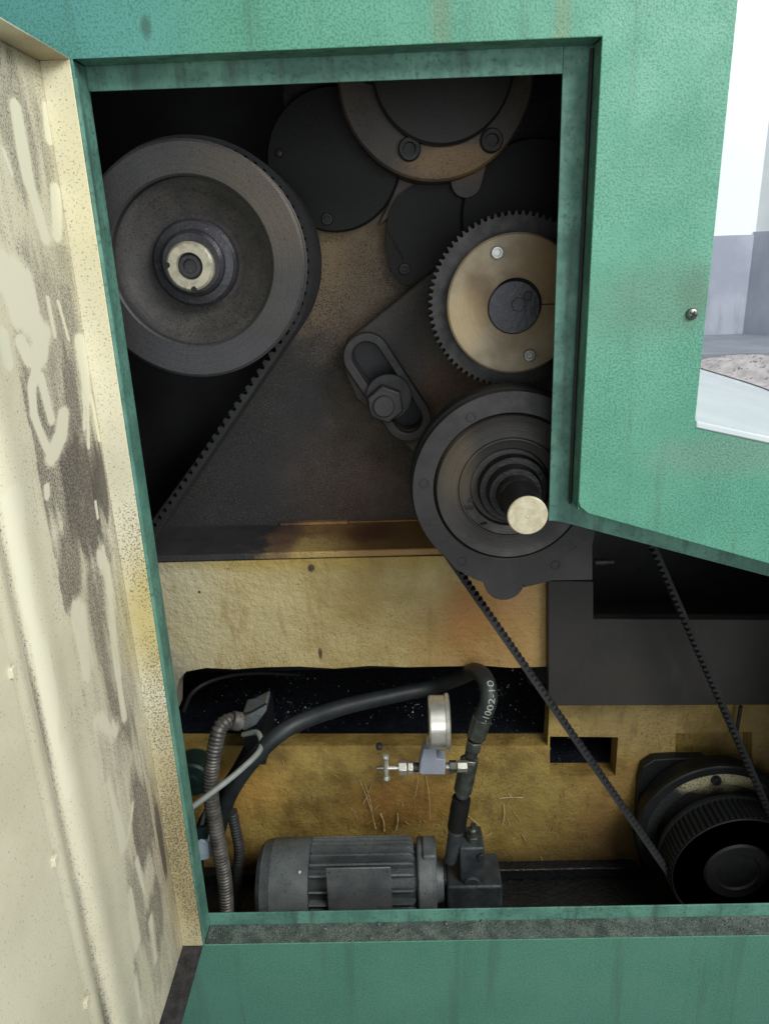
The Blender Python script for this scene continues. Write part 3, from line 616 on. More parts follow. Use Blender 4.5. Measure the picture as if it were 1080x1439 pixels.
# ================================================================== left drive pulley
PY = .10
cx, cz, Rp = circ(269, 370, 159, PY); r_in = Rp*113/159
pu = thing('drive_pulley', 'large dark cast multi-groove pulley with pale hub ring', 'pulley', (cx, PY+.2, cz-Rp))
q = MB(); prof = [(r_in, .035), (r_in, .003), (r_in+.003, 0), (Rp-.004, 0), (Rp, .003), (Rp, .014)]
ng = 7; y = .014
for k in range(ng):
    prof += [(Rp-.010, y+.008), (Rp-.010, y+.013), (Rp, y+.020), (Rp, y+.026)]; y += .026
prof += [(Rp, .206), (Rp*.4, .206)]
q.lathe(prof, cx, cz, 140, PY); rim = q.build('rim', PULL, pu, angle=28)
q = MB(); q.lathe([(r_in+.001, .020), (r_in-.010, .022), (r_in-.016, .026), (r_in*.60, .040), (r_in*.50, .040), (.01, .040)], cx, cz, 110, PY); q.build('web', PULLW, pu)
h = circ(277, 373, 57, PY)[2]
q = MB(); q.lathe([(h*1.05, .045), (h*1.05, .018), (h*.98, .014), (h*.80, .012), (h*.78, .004), (h*.70, .0), (h*.40, .0)], cx, cz, 96, PY); q.build('hub', HUBM, pu)
rr = circ(268, 377, 33, PY)[2]; cz2 = cz-.004
q = MB(); q.lathe([(rr, .004), (rr, -.010), (rr-.003, -.013), (rr*.56, -.013), (rr*.53, -.010), (rr*.53, .004)], cx, cz2, 72, PY); rg = q.build('hub_ring', RINGM, pu)
q = MB(); q.lathe([(rr*.54, .0), (rr*.54, -.006), (rr*.44, -.009), (rr*.30, -.009), (rr*.27, -.004), (0, -.004)], cx, cz2, 48, PY); q.build('shaft_bolt', HUBM, pu)
for a in (175, 275):
    q = MB(); q.lathe([(.0042, .002), (.0042, -.0006), (0, -.0006)], cx+rr*.93*math.cos(R(a)), cz2+rr*.93*math.sin(R(a)), 14, PY-.013); q.build('key_notch', COVER, rg)

# ================================================================== belts
def loop(c1, r1, c2, r2, step):
    c1, c2 = Vector(c1), Vector(c2); d = c2-c1; L = d.length; a0 = math.atan2(d.y, d.x); g = math.acos((r1-r2)/L)
    pts = []
    def arcp(c, r, a, b):
        n = max(6, int(abs(b-a)*r/step)); return [(c+Vector((math.cos(a+(b-a)*k/n), math.sin(a+(b-a)*k/n)))*r, Vector((math.cos(a+(b-a)*k/n), math.sin(a+(b-a)*k/n)))) for k in range(n)]
    def linep(p, q, nrm):
        n = max(2, int((q-p).length/step)); return [(p+(q-p)*k/n, nrm) for k in range(n)]
    u1 = Vector((math.cos(a0+g), math.sin(a0+g))); u2 = Vector((math.cos(a0-g), math.sin(a0-g)))
    pts += arcp(c1, r1, a0+g, a0+2*math.pi-g)
    pts += linep(c1+u2*r1, c2+u2*r2, u2)
    pts += arcp(c2, r2, a0-g, a0+g)
    pts += linep(c2+u1*r2, c1+u1*r1, u1)
    return pts
def belt(name, c1, r1, c2, r2, y0, y1, body, cog, pitch, material):
    pts = loop(c1, r1, c2, r2, pitch/4); n = len(pts)//4*4; pts = pts[:n]; m = MB(); rings = []
    for i, (p, u) in enumerate(pts):
        k = i % 4; inn = body+(cog if k in (1, 2) else 0)
        o_, i_, w_ = p, p-u*inn, p-u*body
        taper = min(.004, (y1-y0)*.2)*(inn/(body+cog))
        rings.append([(o_.x, y0, o_.y), (o_.x, y1, o_.y), (i_.x, y1-taper, i_.y), (i_.x, y0+taper, i_.y)])
    rings.append(rings[0]); m.quadstrip(rings); return m.build(name, material, None, angle=25)
d = Vector((-.622, -.783)); nrm = Vector((.783, -.622)); r1 = .1745; r2b = .085; cc = Vector((cx, cz))
c2 = cc+d*.60+nrm*(r1-r2b)
for k in range(5):
    o = belt('drive_belt', cc, r1, c2, r2b, .133+k*.031, .133+k*.031+.0275, .006, .0075, .0165, RUB)
    tag(o, ('black cogged belt in the groove next to the big pulley\'s front rim', 'second cogged belt behind the big pulley\'s front rim', 'middle cogged belt of the five on the big pulley',
            'second cogged belt from the wall on the big pulley', 'black cogged belt on the big pulley next to the headstock wall')[k], 'belt', 'belts side by side on the big grooved pulley')
q = MB(); q.lathe([(.02, 0), (r2b-.018, 0), (r2b-.018, .16), (.02, .16)], c2.x, c2.y, 60, .13)
mp = q.build('motor_pulley', PULL, None); tag(mp, 'small dark pulley at the lower end of the five cogged belts', 'pulley')

# ================================================================== change gear with tan disc
gx, gz, gr = circ(722, 425, 121, .225)
gt = thing('change_gear', 'dark toothed gear with tan disc bolted on its face', 'gear', (gx, .265, gz-gr))
N = 78; out = []
for k in range(N):
    for t, rr_ in ((0, .948), (.18, .955), (.36, .997), (.56, .997), (.76, .955), (.92, .946)):
        a = 2*math.pi*(k+t)/N; out.append((gx+gr*rr_*math.cos(a), gz+gr*rr_*math.sin(a)))
MB().prism([out], .225, .262).build('gear_wheel', STEELD, gt, angle=20)
bx_, bz_, br = circ(724, 428, 96, .20)
q = MB(); q.lathe([(br, .024), (br, .003), (br-.003, 0), (br*.38, 0)], bx_, bz_, 110, .20); bd = q.build('clamp_disc', BRASS, gt)
hx, hz, hr = circ(722, 432, 37, .197)
q = MB(); q.lathe([(hr, .012), (hr, .002), (hr-.002, 0), (0, 0)], hx, hz, 64, .196); hb = q.build('hub_plug', HUBM, gt)
p = P(728, 428, .195); MB().ngon_prism((p.x, .197, p.z), (0, -1, 0), .012, .0035, 6, .3).build('key_bolt', HUBM, hb, .001)
p = P(741, 416, .195); MB().ngon_prism((p.x, .197, p.z), (0, -1, 0), .008, .004, 6, .6).build('key_bolt', STEELD, hb, .001)
sc2 = socket_screw_mesh(.0098, .004)
for x, y in ((698, 355), (743, 499)):
    p = P(x, y, .199); at('bolt', sc2, STEEL, bd, (p.x, .1985, p.z))
p0, p1 = P(757, 428, .1995), P(800, 428, .1995); MB().box(p0.x, bx_+br-.002, .1993, .2005, p0.z-.0008, p0.z+.0008).build('split_line', COVER, bd)

# ================================================================== slotted quadrant arm and clamp nut
qa = thing('quadrant_arm', 'dusty cast swing arm with raised slot behind the toothed gear', 'bracket', tuple(P(600, 650, .40)))
QY = .385
arm = poly([(486, 478), (520, 452), (650, 346), (800, 320), (830, 560), (720, 660), (612, 664), (560, 618), (500, 560), (482, 520)], QY)

A, B = P(515, 502, QY-.02).xz, P(573, 589, QY-.02).xz
ro = circ(515, 502, 34, QY-.02)[2]; ri = circ(515, 502, 20.5, QY-.02)[2]
MB().prism([capsule(A, B, ro), capsule(A, B, ri)], QY-.02, QY-.0005).build('slot_boss', STEELD, qa, .003)
MB().prism([arm, capsule(A, B, ri)], QY, .43).build('arm_plate', QUAD, qa, .004)
MB().prism([capsule(A, B, ri+.003)], .431, .436).build('slot_shade', NAVY, qa)  # added black sheet gives the open slot its deep shade
q = MB(); x, z, r = circ(546, 558, 32, QY-.034); q.lathe([(r, .012), (r, .001), (r-.001, 0), (0, 0)], x, z, 48, QY-.034); q.build('washer', STEELD, qa)
x, z, r = circ(541, 569, 26.5, QY-.062); MB().ngon_prism((x, QY-.034, z), (0, -1, 0), r*1.02, .028, 6, R(8)).build('clamp_nut', STEELD, qa, .003)
q = MB(); x, z, r = circ(539, 572, 15, QY-.075); q.lathe([(r*1.35, .020), (r*1.35, .012), (r, .012), (r, .002), (r-.002, 0), (0, 0)], x, z, 40, QY-.075); q.build('stud', PULL, qa)

# ================================================================== clutch wheel with long shaft
WYf = .10
wx, wz, wr = circ(716, 686, 137, WYf)
wh = thing('clutch_wheel', 'big dark round wheel cover with protruding shaft and cream end', 'wheel', (wx, .2, wz-wr))
ring = []
seg = 96
for k in range(seg):      # guard outline: round, flattened foot with a square lower right corner and a half-round lug
    a = 2*math.pi*k/seg; ring.append((wx+wr*math.cos(a), wz+wr*math.sin(a)))
inner = [(wx+wr*.785*math.cos(2*math.pi*k/seg), wz+wr*.785*math.sin(2*math.pi*k/seg)) for k in range(seg)]
pB = lambda x, y: P(x, y, WYf)
crn = [(pB(832, 765).x, pB(832, 765).z), (pB(832, 815).x, pB(832, 815).z), (pB(776, 816).x, pB(776, 816).z), (pB(735, 826).x, pB(735, 826).z)]
outl = [p for k, p in enumerate(ring) if not (R(225) < 2*math.pi*k/seg < R(334))]
kcut = [k for k in range(seg) if R(225) < 2*math.pi*k/seg < R(334)]
lug = arc(pB(708, 822).x, pB(708, 818).z, circ(708, 820, 28, WYf)[2], R(0), R(-180), 14)
low = [(pB(640, 800).x, pB(640, 800).z), (pB(668, 815).x, pB(668, 815).z)]
first = ring[:kcut[0]]; last = ring[kcut[-1]+1:]
outl = first+low+lug[::-1]+crn[::-1]+last
MB().prism([outl, inner], WYf, WYf+.012).build('guard_ring', STEELD, wh, .0015)
x, z, r = circ(708, 680, 141, .15); q = MB(); r = wr*1.02; q.lathe([(r, .035), (r, .002), (r-.002, 0), (r*.8, 0)], wx, wz, 100, .122); q.build('rear_ring', COVER, wh)
q = MB(); w8 = wr*.785
q.lathe([(w8, .022), (w8, .010), (w8-.004, .004), (w8-.012, .006), (wr*.66, .007), (wr*.54, .007), (wr*.53, .003), (wr*.515, .003), (wr*.51, .007), (wr*.42, .010), (wr*.40, .016), (wr*.3, .016)], wx+.002, wz-.002, 110, WYf); dk = q.build('wheel_disc', WHEEL, wh)
q = MB(); q.lathe([(wr*.36, .02), (wr*.36, .002), (wr*.345, -.002), (wr*.285, -.002), (wr*.275, -.018), (wr*.262, -.022), (wr*.2, -.022)], wx+.006, wz-.003, 72, WYf); q.build('hub_collar', SHAFT, wh)
sx, sz_, sr = circ(740, 723, 28.3, -.02)
sxc = wx+.008; szc = wz-.004
q = MB(); q.lathe([(sr*1.12, .0), (sr*1.12, -.04), (sr*1.0, -.045), (sr*1.0, -.1185)], sxc, szc, 60, WYf); q.build('shaft', SHAFT, wh)
q = MB(); q.lathe([(sr*1.0, -.1186), (sr*1.0, -.122), (sr*.95, -.1235), (0, -.1235)], sxc, szc, 60, WYf); se = q.build('shaft_end', SHEND, wh)
q = MB(); q.lathe([(.0034, .002), (.0034, -.0003), (.0028, .0012), (0, .0025)], sxc, szc, 20, WYf-.1235); q.build('centre_hole', STEELD, se)
for px, py in ((662, 586), (596, 679), (649, 789), (780, 794), (800, 590)):
    p = P(px, py, WYf); at('screw', fls, STEELD, wh, (p.x, WYf-.0002, p.z))
for (a, b) in (((597, 735), (611, 728)), ((602, 738), (614, 734)), ((618, 766), (628, 760)), ((800, 775), (810, 768))):
    p0, p1 = P(*a, WYf), P(*b, WYf); MB().tube([(p0.x, WYf-.0006, p0.z), (p1.x, WYf-.0006, p1.z)], .0011, 6).build('scribe_mark', PULL, wh)
for (a, b) in (((652, 713), (666, 713)), ((659, 702), (664, 703)), ((675, 737), (684, 735))):
    p0, p1 = P(*a, WYf+.004), P(*b, WYf+.004); MB().tube([tuple(p0), tuple(p1)], .0016, 6).build('oil_nipple', COVER, dk)
# strap from the guard down to the beam is the beam itself; belt behind the guard
BY0, BY1 = .165, .19
u1 = circ(729, 690, 140, .178); u2 = circ(1034, 1232, 80, .178)
o = belt('cogged_belt', (u1[0], u1[1]), u1[2], (u2[0], u2[1]), u2[2], BY0, BY1, .005, .007, .0125, RUB); tag(o, 'narrow black cogged belt hanging below the big round wheel cover', 'belt')

# ================================================================== main motor, lower right
mx, mz, mr = circ(1036, 1226, 95, .155)
mm = thing('main_motor', 'black dusty main motor with ribbed belt pulley in the shadowed corner', 'motor', (mx, .25, ZPAN))
q = MB(); n = 72; rings = []
for yy, grow in ((.158, 0), (.212, 0)):
    ring_ = []
    for k in range(n*4):
        a = 2*math.pi*k/(n*4); rr_ = mr*(1.0 if k % 4 in (0, 1) else .962); ring_.append((mx+rr_*math.cos(a), yy, mz+rr_*math.sin(a)))
    rings.append(ring_)
q.quadstrip(rings, caps=(True, True)); pl = q.build('ribbed_pulley', BLACK, mm, angle=20)
q = MB(); q.lathe([(mr*.985, .003), (mr*.975, .001), (mr*.97, .001), (mr*.95, .006), (mr*.5, .006), (mr*.47, .002), (mr*.33, .002), (mr*.30, .008), (0, .008)], mx, mz, 96, .152); q.build('pulley_face', COVER, mm)
q = MB(); q.lathe([(mr*1.03, .008), (mr*1.03, 0), (mr*.8, 0)], mx, mz, 96, .213); q.build('rear_rim', BLACK, mm)
u_ = circ(994, 1150, 79, .27)[2]/79; frr, fr1, fr0 = 110*u_, 98*u_, 83*u_; MFY = .27
q = MB(); q.lathe([(frr*.9, .06), (frr*.9, .012), (frr, .012), (frr, .003), (frr-.003, 0), (fr1-.001, 0)], mx, mz, 96, MFY); q.build('motor_body', BLACK, mm)
q = MB(); q.lathe([(fr1, .006), (fr1, -.001), (fr0, -.003), (fr0-.004, .004), (.02, .006)], mx, mz, 96, MFY); es = q.build('end_shield', ENDSH, mm)
a = R(96); at('bolt', soc, RINGM, es, (mx+(fr0+fr1)/2*math.cos(a), MFY-.003, mz+(fr0+fr1)/2*math.sin(a)))
a = R(45); at('bolt', soc, STEELD, es, (mx+(fr0+fr1)/2*math.cos(a), MFY-.003, mz+(fr0+fr1)/2*math.sin(a)))
bxp = poly([(897, 1300), (893, 1180), (897, 1100), (903, 1078), (918, 1068), (947, 1066), (990, 1066), (990, 1300)], .335)
bxp = [(x, max(z, ZPAN)) for x, z in bxp]
MB().prism([bxp], .335, .359).build('mounting_bracket', BLACK, mm, .006, 3)
MB().box(mx-.10, mx+.10, .26, .35, ZPAN+.0005, mz-.05).build('motor_foot', BLACK, mm, .004)
# bracket bolt and stay behind the right belt run
p0, p1 = P(1040, 992, .33), P(1032, 1040, .33)
st = MB().tube([tuple(p0), tuple(p1)], .004, 10).build('stay_rod', STEELD, fr)

# ================================================================== hydraulic pump motor
MYA = .205
cA = P(500, 1239, MYA); MR = .090; MZ = cA.z
def mxp(px): return P(px, 1230, MYA-MR*.6).x
x_a, x_b, x_c, x_d, x_e = mxp(357), mxp(432), mxp(586), mxp(614), mxp(624)
hm = thing('hydraulic_motor', 'small grey finned electric motor with blank plate lying behind the sill', 'motor', ((x_a+x_d)/2, MYA, ZPAN))
q = MB(); q.lathe([(MR*.35, .004), (MR*.84, .0), (MR*.96, .010), (MR*1.0, .028), (MR*1.015, .030), (MR*1.015, x_b-x_a), (MR*.9, x_b-x_a+.001)], 0, MZ, 80, x_a, 'X', MYA); fc = q.build('fan_cowl', MOTOR, hm)
q = MB(); q.lathe([(MR*.80, 0), (MR*.80, x_c-x_b)], 0, MZ, 72, x_b, 'X', MYA); q.build('stator_body', PUMPM, hm)
q = MB(); q.lathe([(MR*.80, .0), (MR*.94, .001), (MR*.97, .004), (MR*.97, x_d-x_c-.010), (MR*.90, x_d-x_c-.002), (MR*.5, x_d-x_c), (MR*.45, x_e-x_c), (.01, x_e-x_c)], 0, MZ, 80, x_c, 'X', MYA); q.build('end_bell', MOTOR, hm)
fin_len = x_c-x_b-.006
fm = MB()
L = fin_len
rings = []
for x, h, t in ((0, .019, .0026), (L-.012, .019, .0026), (L-.004, .014, .0022), (L, .003, .0016)):
    rings.append([(x, -t, 0), (x, -t*.8, h), (x, t*.8, h), (x, t, 0)])
fm.quadstrip(rings, caps=(True, True)); fme = fm.mesh('cooling_fin')
for a in (-15, 2, 19, 36, 52, 66, 79, 92, 104, 116, 128):      # angle from the front, rising over the top
    if -20 < a < 40: continue
    o = at('cooling_fin', fme, MOTOR, hm, (x_b+.002, MYA-MR*.79*math.cos(R(a)), MZ+MR*.79*math.sin(R(a))), (R(90-a), 0, 0))
for a in (-16, 1, 17, 33):
    for x_s, ln in ((x_b+.002, mxp(462)-x_b), (mxp(549), x_c-mxp(549)-.004)):
        m_ = MB(); m_.quadstrip([[(x, -.0024, 0), (x, -.0018, h), (x, .0018, h), (x, .0024, 0)] for x, h in ((0, .019), (ln-.006, .019), (ln, .007))], caps=(True, True))
        at('cooling_fin', m_.mesh('short_fin'), MOTOR, hm, (x_s, MYA-MR*.79*math.cos(R(a)), MZ+MR*.79*math.sin(R(a))), (R(90-a), 0, 0))
yn = MYA-MR*1.06
pz0, pz1 = P(500, 1279, yn).z-.012, P(500, 1221, yn+.008).z
tl = .010; xn0, xn1 = mxp(461), mxp(550)
m_ = MB()
for dy in (0, .004): m_.v += [(xn0, yn+dy, pz0), (xn1, yn+dy, pz0), (xn1, yn+tl+dy, pz1), (xn0, yn+tl+dy, pz1)]
m_.f += [(0, 1, 2, 3), (4, 7, 6, 5), (0, 4, 5, 1), (3, 2, 6, 7), (0, 3, 7, 4), (1, 5, 6, 2)]
npl = m_.build('name_plate', PLATE, hm, .002)
rv = MB(); rv.lathe([(.0024, .001), (.0022, -.0008), (0, -.0016)], 0, 0, 12); rvm = rv.mesh('rivet')
for u, v in ((.06, .08), (.94, .08), (.06, .92), (.94, .92)):
    at('rivet', rvm, STEEL, npl, (xn0+(xn1-xn0)*u, yn+tl*v-.0005, pz0+(pz1-pz0)*v))
p = P(419, 1187, MYA-.03); at('screw', rvm, STEEL, fc, (p.x, MYA-MR*.55, MZ+MR*.86), (R(-40), 0, 0)).scale = (1.8, 1.8, 1.8)
MB().box(x_b+.01, x_c-.01, MYA-.07, MYA+.07, ZPAN+.0003, MZ-MR*.7).build('motor_foot', MOTOR, hm, .003)
xl = P(603, 1190, MYA-.02).x; MB().box(xl-.014, xl+.014, MYA-.03, MYA+.03, MZ+MR*.6, MZ+MR*1.04).build('end_lug', MOTOR, hm, .004)

# ---- pump beside it
x_p = P(705, 1240, MYA-.03).x
pm = thing('hydraulic_pump', 'dark cast hydraulic pump block coupled to the grey finned motor', 'pump', ((x_e+x_p)/2, MYA, ZPAN))
MB().box(x_e+.006, x_p, MYA-.045, MYA+.05, ZPAN+.0005, P(680, 1246, MYA-.045).z).build('pump_body', PUMPM, pm, .006, 3)
xa, xb = P(636, 1200, MYA-.03).x, P(680, 1200, MYA-.03).x; zbk = P(660, 1190, MYA-.03).z; zlow = P(680, 1246, MYA-.045).z
MB().box(xa+.014, xb, MYA-.034, MYA+.03, zlow, zbk).build('valve_block', PUMPM, pm, .004, 2)
xm = (xa+.014+xb)/2
q = MB(); zc_ = P(662, 1243, MYA-.034).z; q.lathe([(.018, .001), (.018, -.004), (.015, -.006), (0, -.006)], xm, zc_+.004, 40, MYA-.034); q.build('round_boss', PUMPM, pm)
MB().ngon_prism((xm+.004, MYA-.01, zbk), (0, 0, 1), .014, .012, 6).build('relief_nut', FITT, pm, .0015)
q = MB(); q.lathe([(.009, 0), (.009, .014), (.006, .018), (.006, .026), (0, .026)], xm+.004, 0, 24, zbk+.012, 'Z', MYA-.01); q.build('relief_screw', FITT, pm)
MB().ngon_prism((xm+.018, MYA-.036, zbk-.018), (0, -1, 0), .008, .006, 6).build('plug', STEELD, pm, .001)
MB().box(x_e, x_e+.006, MYA-.03, MYA+.03, MZ-.03, MZ+.03).build('coupling_plate', PUMPM, pm, .001)

# ================================================================== riser pipe, hose and gauge
RY = .185
def V(x, y, Y): return P(x, y, Y)
rp = thing('riser_pipe', 'short black riser pipe with steel fittings above the pump', 'pipe', tuple(V(634, 1196, RY)))
q = MB().tube([V(641, 1163, RY), V(648, 1122, RY)], circ(640, 1150, 13, RY)[2], 24); q.build('sleeve', COVER, rp)
q = MB().tube([V(632, 1210, RY), V(636, 1192, RY), V(640, 1164, RY)], [.012, .014, .0145], 20); q.build('lower_nipple', PUMPM, rp)
q = MB().tube([V(640, 1168, RY), V(641, 1160, RY)], .0165, 24); q.build('collar', STEEL, rp)
q = MB().tube([V(648.5, 1119, RY), V(650, 1112, RY), V(651, 1106, RY)], [.012, .0155, .014], 24); q.build('collar', STEEL, rp)
q = MB().tube([V(650, 1110, RY), V(659, 1068, RY)], circ(655, 1090, 13, RY)[2], 24); q.build('tee_body', FITT, rp)
ax = (V(659, 1068, RY)-V(650, 1110, RY)).normalized()
MB().ngon_prism(V(660, 1069, RY), ax, .0165, .007, 6).build('nut', STEEL, rp, .001)
MB().tube([V(661, 1062, RY), V(664, 1052, RY)], .0125, 20).build('thread', STEELD, rp)
MB().ngon_prism(V(664, 1053, RY), ax, .0165, .021, 6, .3).build('nut', FITT, rp, .0015)

hs = thing('hydraulic_hose', 'thick black rubber hose arching over to the riser pipe', 'hose', tuple(V(673, 1032, RY)))
hr_ = circ(640, 960, 12.4, RY)[2]
hp_ = smooth([V(306, 1168, .24), V(322, 1118, .22), V(352, 1072, .20), V(400, 1026, .22), V(470, 997, .29), V(545, 979, .35), V(605, 966, .375), V(645, 952, .33), V(668, 943, .265), V(683, 958, .215), V(686, 985, .19), V(676, 1012, RY)], 12)
MB().tube(hp_, hr_, 22).build('hose_body', HOSE, hs)
fa = V(677, 1008, RY); fb = V(668, 1036, RY); fax = (fa-fb).normalized()
MB().ngon_prism(fb, fax, hr_*1.14, (fa-fb).length, 10, .2).build('crimp_ferrule', FITT, hs, .0012)
MB().ngon_prism(fb-fax*.004, fax, hr_*.8, .006, 16).build('ferrule_neck', STEELD, hs)
# printed number on the hose
cu = bpy.data.curves.new('hose_text', 'FONT'); cu.body = '-1002-10'; cu.size = 1.0; cu.resolution_u = 3
to = bpy.data.objects.new('hose_text_source', cu); COL.objects.link(to)
dg = bpy.context.evaluated_depsgraph_get(); tme = bpy.data.meshes.new_from_object(to.evaluated_get(dg)); bpy.data.objects.remove(to); bpy.data.curves.remove(cu)
bm = bmesh.new(); bm.from_mesh(tme); bmesh.ops.triangulate(bm, faces=bm.faces[:])
bmesh.ops.subdivide_edges(bm, edges=[e for e in bm.edges if e.calc_length() > .25], cuts=2, use_grid_fill=False); bm.to_mesh(tme); bm.free()
rev = hp_[::-1]; cum = [0]
for a, b in zip(rev, rev[1:]): cum.append(cum[-1]+(b-a).length)
minx = min(v.co.x for v in tme.vertices); S = .0185
for v in tme.vertices:
    s_ = .007+(v.co.x-minx)*S; i = max(k for k in range(len(cum)) if cum[k] <= s_); i = min(i, len(rev)-2); f_ = (s_-cum[i])/(cum[i+1]-cum[i])
    c = rev[i].lerp(rev[i+1], f_); t = (rev[min(i+2, len(rev)-1)]-rev[max(i-1, 0)]).normalized()
    vw = (CAM-c); vw = (vw-t*vw.dot(t)).normalized(); side = t.cross(vw)       # print faces outward, toward the hatch
    a = (v.co.y-.36)*S/hr_ - R(20)
    v.co = c+(vw*math.cos(a)-side*math.sin(a))*(hr_+.0005) - Vector(ROOTS[hs.name])
link('hose_print', tme, HOSET, hs)

ga = thing('pressure_gauge', 'bright steel pressure gauge seen edge-on above a grey elbow block', 'gauge', tuple(V(606, 1090, RY)))
GY = .165
gc = V(614, 1014, GY); g_r = abs(V(614, 982, GY).z-V(614, 1046, GY).z)/2; gl = V(602, 1014, GY).x; gr_ = V(631, 1014, GY).x
axd = Vector((1, -.0, -.02))
q = MB(); q.lathe([(.004, 0), (g_r*.93, 0), (g_r*.97, .003), (g_r*.97, (gr_-gl)*.76), (g_r*1.03, (gr_-gl)*.80), (g_r*1.05, (gr_-gl)*.95), (g_r*.98, gr_-gl), (g_r*.9, gr_-gl-.001), (g_r*.9, gr_-gl-.003), (0, gr_-gl-.003)], 0, gc.z, 80, gl, 'X', GY); q.build('gauge_case', CHROME, ga)
xg = V(606, 1050, GY).x; zg0, zg1 = V(606, 1056, GY).z, V(606, 1040, GY).z
MB().ngon_prism((xg, GY, zg0-.001), (0, 0, 1), .0105, zg1-zg0+.006, 6, .2).build('gauge_stem', CHROME, ga, .001)
e0 = poly([(588, 1086), (594, 1089), (625, 1089), (626, 1068), (613, 1067), (613, 1053), (595, 1053), (590, 1072)], GY-.014)
MB().prism([e0], GY-.014, GY+.016).build('elbow_block', ZINC, ga, .002)
ez = V(600, 1078, GY).z
def xpart(name, p0, p1, r, m, n=None, zo=0.0):
    a, b = V(p0, 1078, GY).x, V(p1, 1078, GY).x; c = Vector((a, GY, ez+zo))
    if n: MB().ngon_prism(c, (1, 0, 0), r, b-a, n, .25).build(name, m, ga, .001)
    else: MB().tube([c, (b, GY, ez+zo)], r, 20).build(name, m, ga)
xpart('nipple', 626, 634, .008, STEEL); xpart('nut', 631, 641, .0125, FITT, 6); xpart('nut', 642, 656, .0115, CHROME, 6)
xpart('thread', 577, 590, .009, STEELD); xpart('nut', 573, 580, .0135, CHROME, 6); xpart('nut', 560, 571, .0145, CHROME, 6); xpart('valve_stem', 540, 562, .0045, CHROME); xpart('valve_tip', 529, 540, .0035, STEEL)
hxv = V(542, 1075, GY).x
MB().tube([(hxv, GY, ez-.022), (hxv, GY, ez+.024)], .0052, 14).build('tee_handle', CHROME, ga)
for dz in (-.024, .026):
    q = MB(); q.lathe([(.0, -.006), (.006, -.005), (.0075, 0), (.006, .005), (0, .006)], hxv, 0, 18, ez+dz, 'Z', GY); q.build('handle_knob', CHROME, ga)
q = MB(); q.lathe([(0, -.006), (.006, -.005), (.0075, 0), (.006, .005), (0, .006)], hxv-.012, 0, 18, ez+.036, 'Z', GY+.02); q.build('handle_knob', STEELD, ga)

# ================================================================== conduits and cables, lower left
def corr(name, pts, r, mat_, pitch, label, cat, group=None, n=14):
    path = smooth(pts, n); cum = [0]
    for a, b in zip(path, path[1:]): cum.append(cum[-1]+(b-a).length)
    q = []; rad = []; s_ = 0; i = 0
    while s_ < cum[-1]:
        while cum[i+1] < s_: i += 1
        q.append(path[i].lerp(path[i+1], (s_-cum[i])/(cum[i+1]-cum[i]))); k = int(round(s_/(pitch/4))) % 4
        rad.append(r*(1.0 if k in (0, 1) else .84)); s_ += pitch/4
    o = MB().tube(q, rad, 16).build(name, mat_, None, angle=50); tag(o, label, cat, group); return o
CY = .15
corr('flexible_conduit', [V(338, 1016, .20), V(322, 1013, .19), V(309, 1024, .17), V(302, 1052, .16), V(297, 1085, .16), V(297, 1120, .155), V(303, 1160, .15), V(310, 1200, .145), V(316, 1240, .145), V(318, 1275, .145), V(317, 1330, .15)], circ(300, 1100, 11, .16)[2], COND, .0076, 'ribbed grey metal conduit dropping from the box into the tray', 'conduit')
corr('flexible_conduit', [V(326, 1140, .26), V(331, 1165, .26), V(336, 1195, .26), V(334, 1225, .26), V(330, 1300, .27)], .0115, CONDD, .0076, 'short dark ribbed conduit beside the finned motor', 'conduit')
cn = thing('conduit_box', 'small worn grey junction box fixed in the oily black recess', 'junction box', tuple(V(350, 1035, .26)))
MB().prism([poly([(336, 1024), (340, 1004), (352, 1002), (374, 990), (374, 1000), (360, 1019), (344, 1028)], .215)], .215, .27).build('box_body', MOTOR, cn, .004)
q = MB().tube([V(326, 1012, .194), V(337, 1014, .20)], .0185, 24); q.build('union_nut', COND, cn)
q = MB().tube([V(320, 1010, .19), V(322, 1013, .191), V(325, 1014, .193)], .0165, 24); q.build('union_ring', STEELD, cn)
q = MB().tube([V(338, 1004, .212), V(352, 1001, .212), V(374, 989, .212)], .0022, 8); q.build('gasket', COVER, cn)
MB().box(V(340, 1020, .27).x, V(368, 1020, .27).x, .2705, YL+.05, V(350, 1030, .27).z-.08, V(350, 1028, .27).z).build('mounting_post', NAVY, cn)
o = MB().tube(smooth([V(262, 1140, .07), V(300, 1112, .10), V(340, 1080, .14), V(366, 1052, .19), V(362, 1030, .23), V(342, 1032, .25)], 10), [.0058]*51, 12).build('grey_cable', WIREL, None); tag(o, 'thin pale grey cable slanting across the ribbed conduit', 'cable')
o = MB().tube(smooth([V(296, 1122, .19), V(287, 1145, .185), V(283, 1168, .18), V(284, 1185, .178)], 8), .0042, 10).build('white_wire', WIREL, None); tag(o, 'short whitish wire ending in the pale blue plug', 'wire')
o = MB().tube(smooth([V(350, 1050, .28), V(330, 1085, .275), V(300, 1130, .27), V(280, 1180, .27), V(284, 1300, .27)], 8), .011, 12).build('black_cable', COVER, None); tag(o, 'dark cable behind the ribbed conduits', 'cable')
plg = thing('cable_plug', 'pale blue plug in the shadow next to the door jamb', 'plug', tuple(V(284, 1212, .18)))
MB().prism([poly([(276, 1212), (274, 1186), (282, 1180), (292, 1184), (294, 1208)], .165)], .165, .195).build('plug_body', WHITEP, plg, .003)
MB().prism([poly([(294, 1205), (294, 1187), (302, 1189), (302, 1202)], .168)], .168, .19).build('plug_tip', CHROME, plg, .002)
MB().prism([poly([(276, 1181), (275, 1166), (290, 1163), (292, 1180)], .168)], .168, .192).build('plug_hood', DARKBOX, plg, .002)
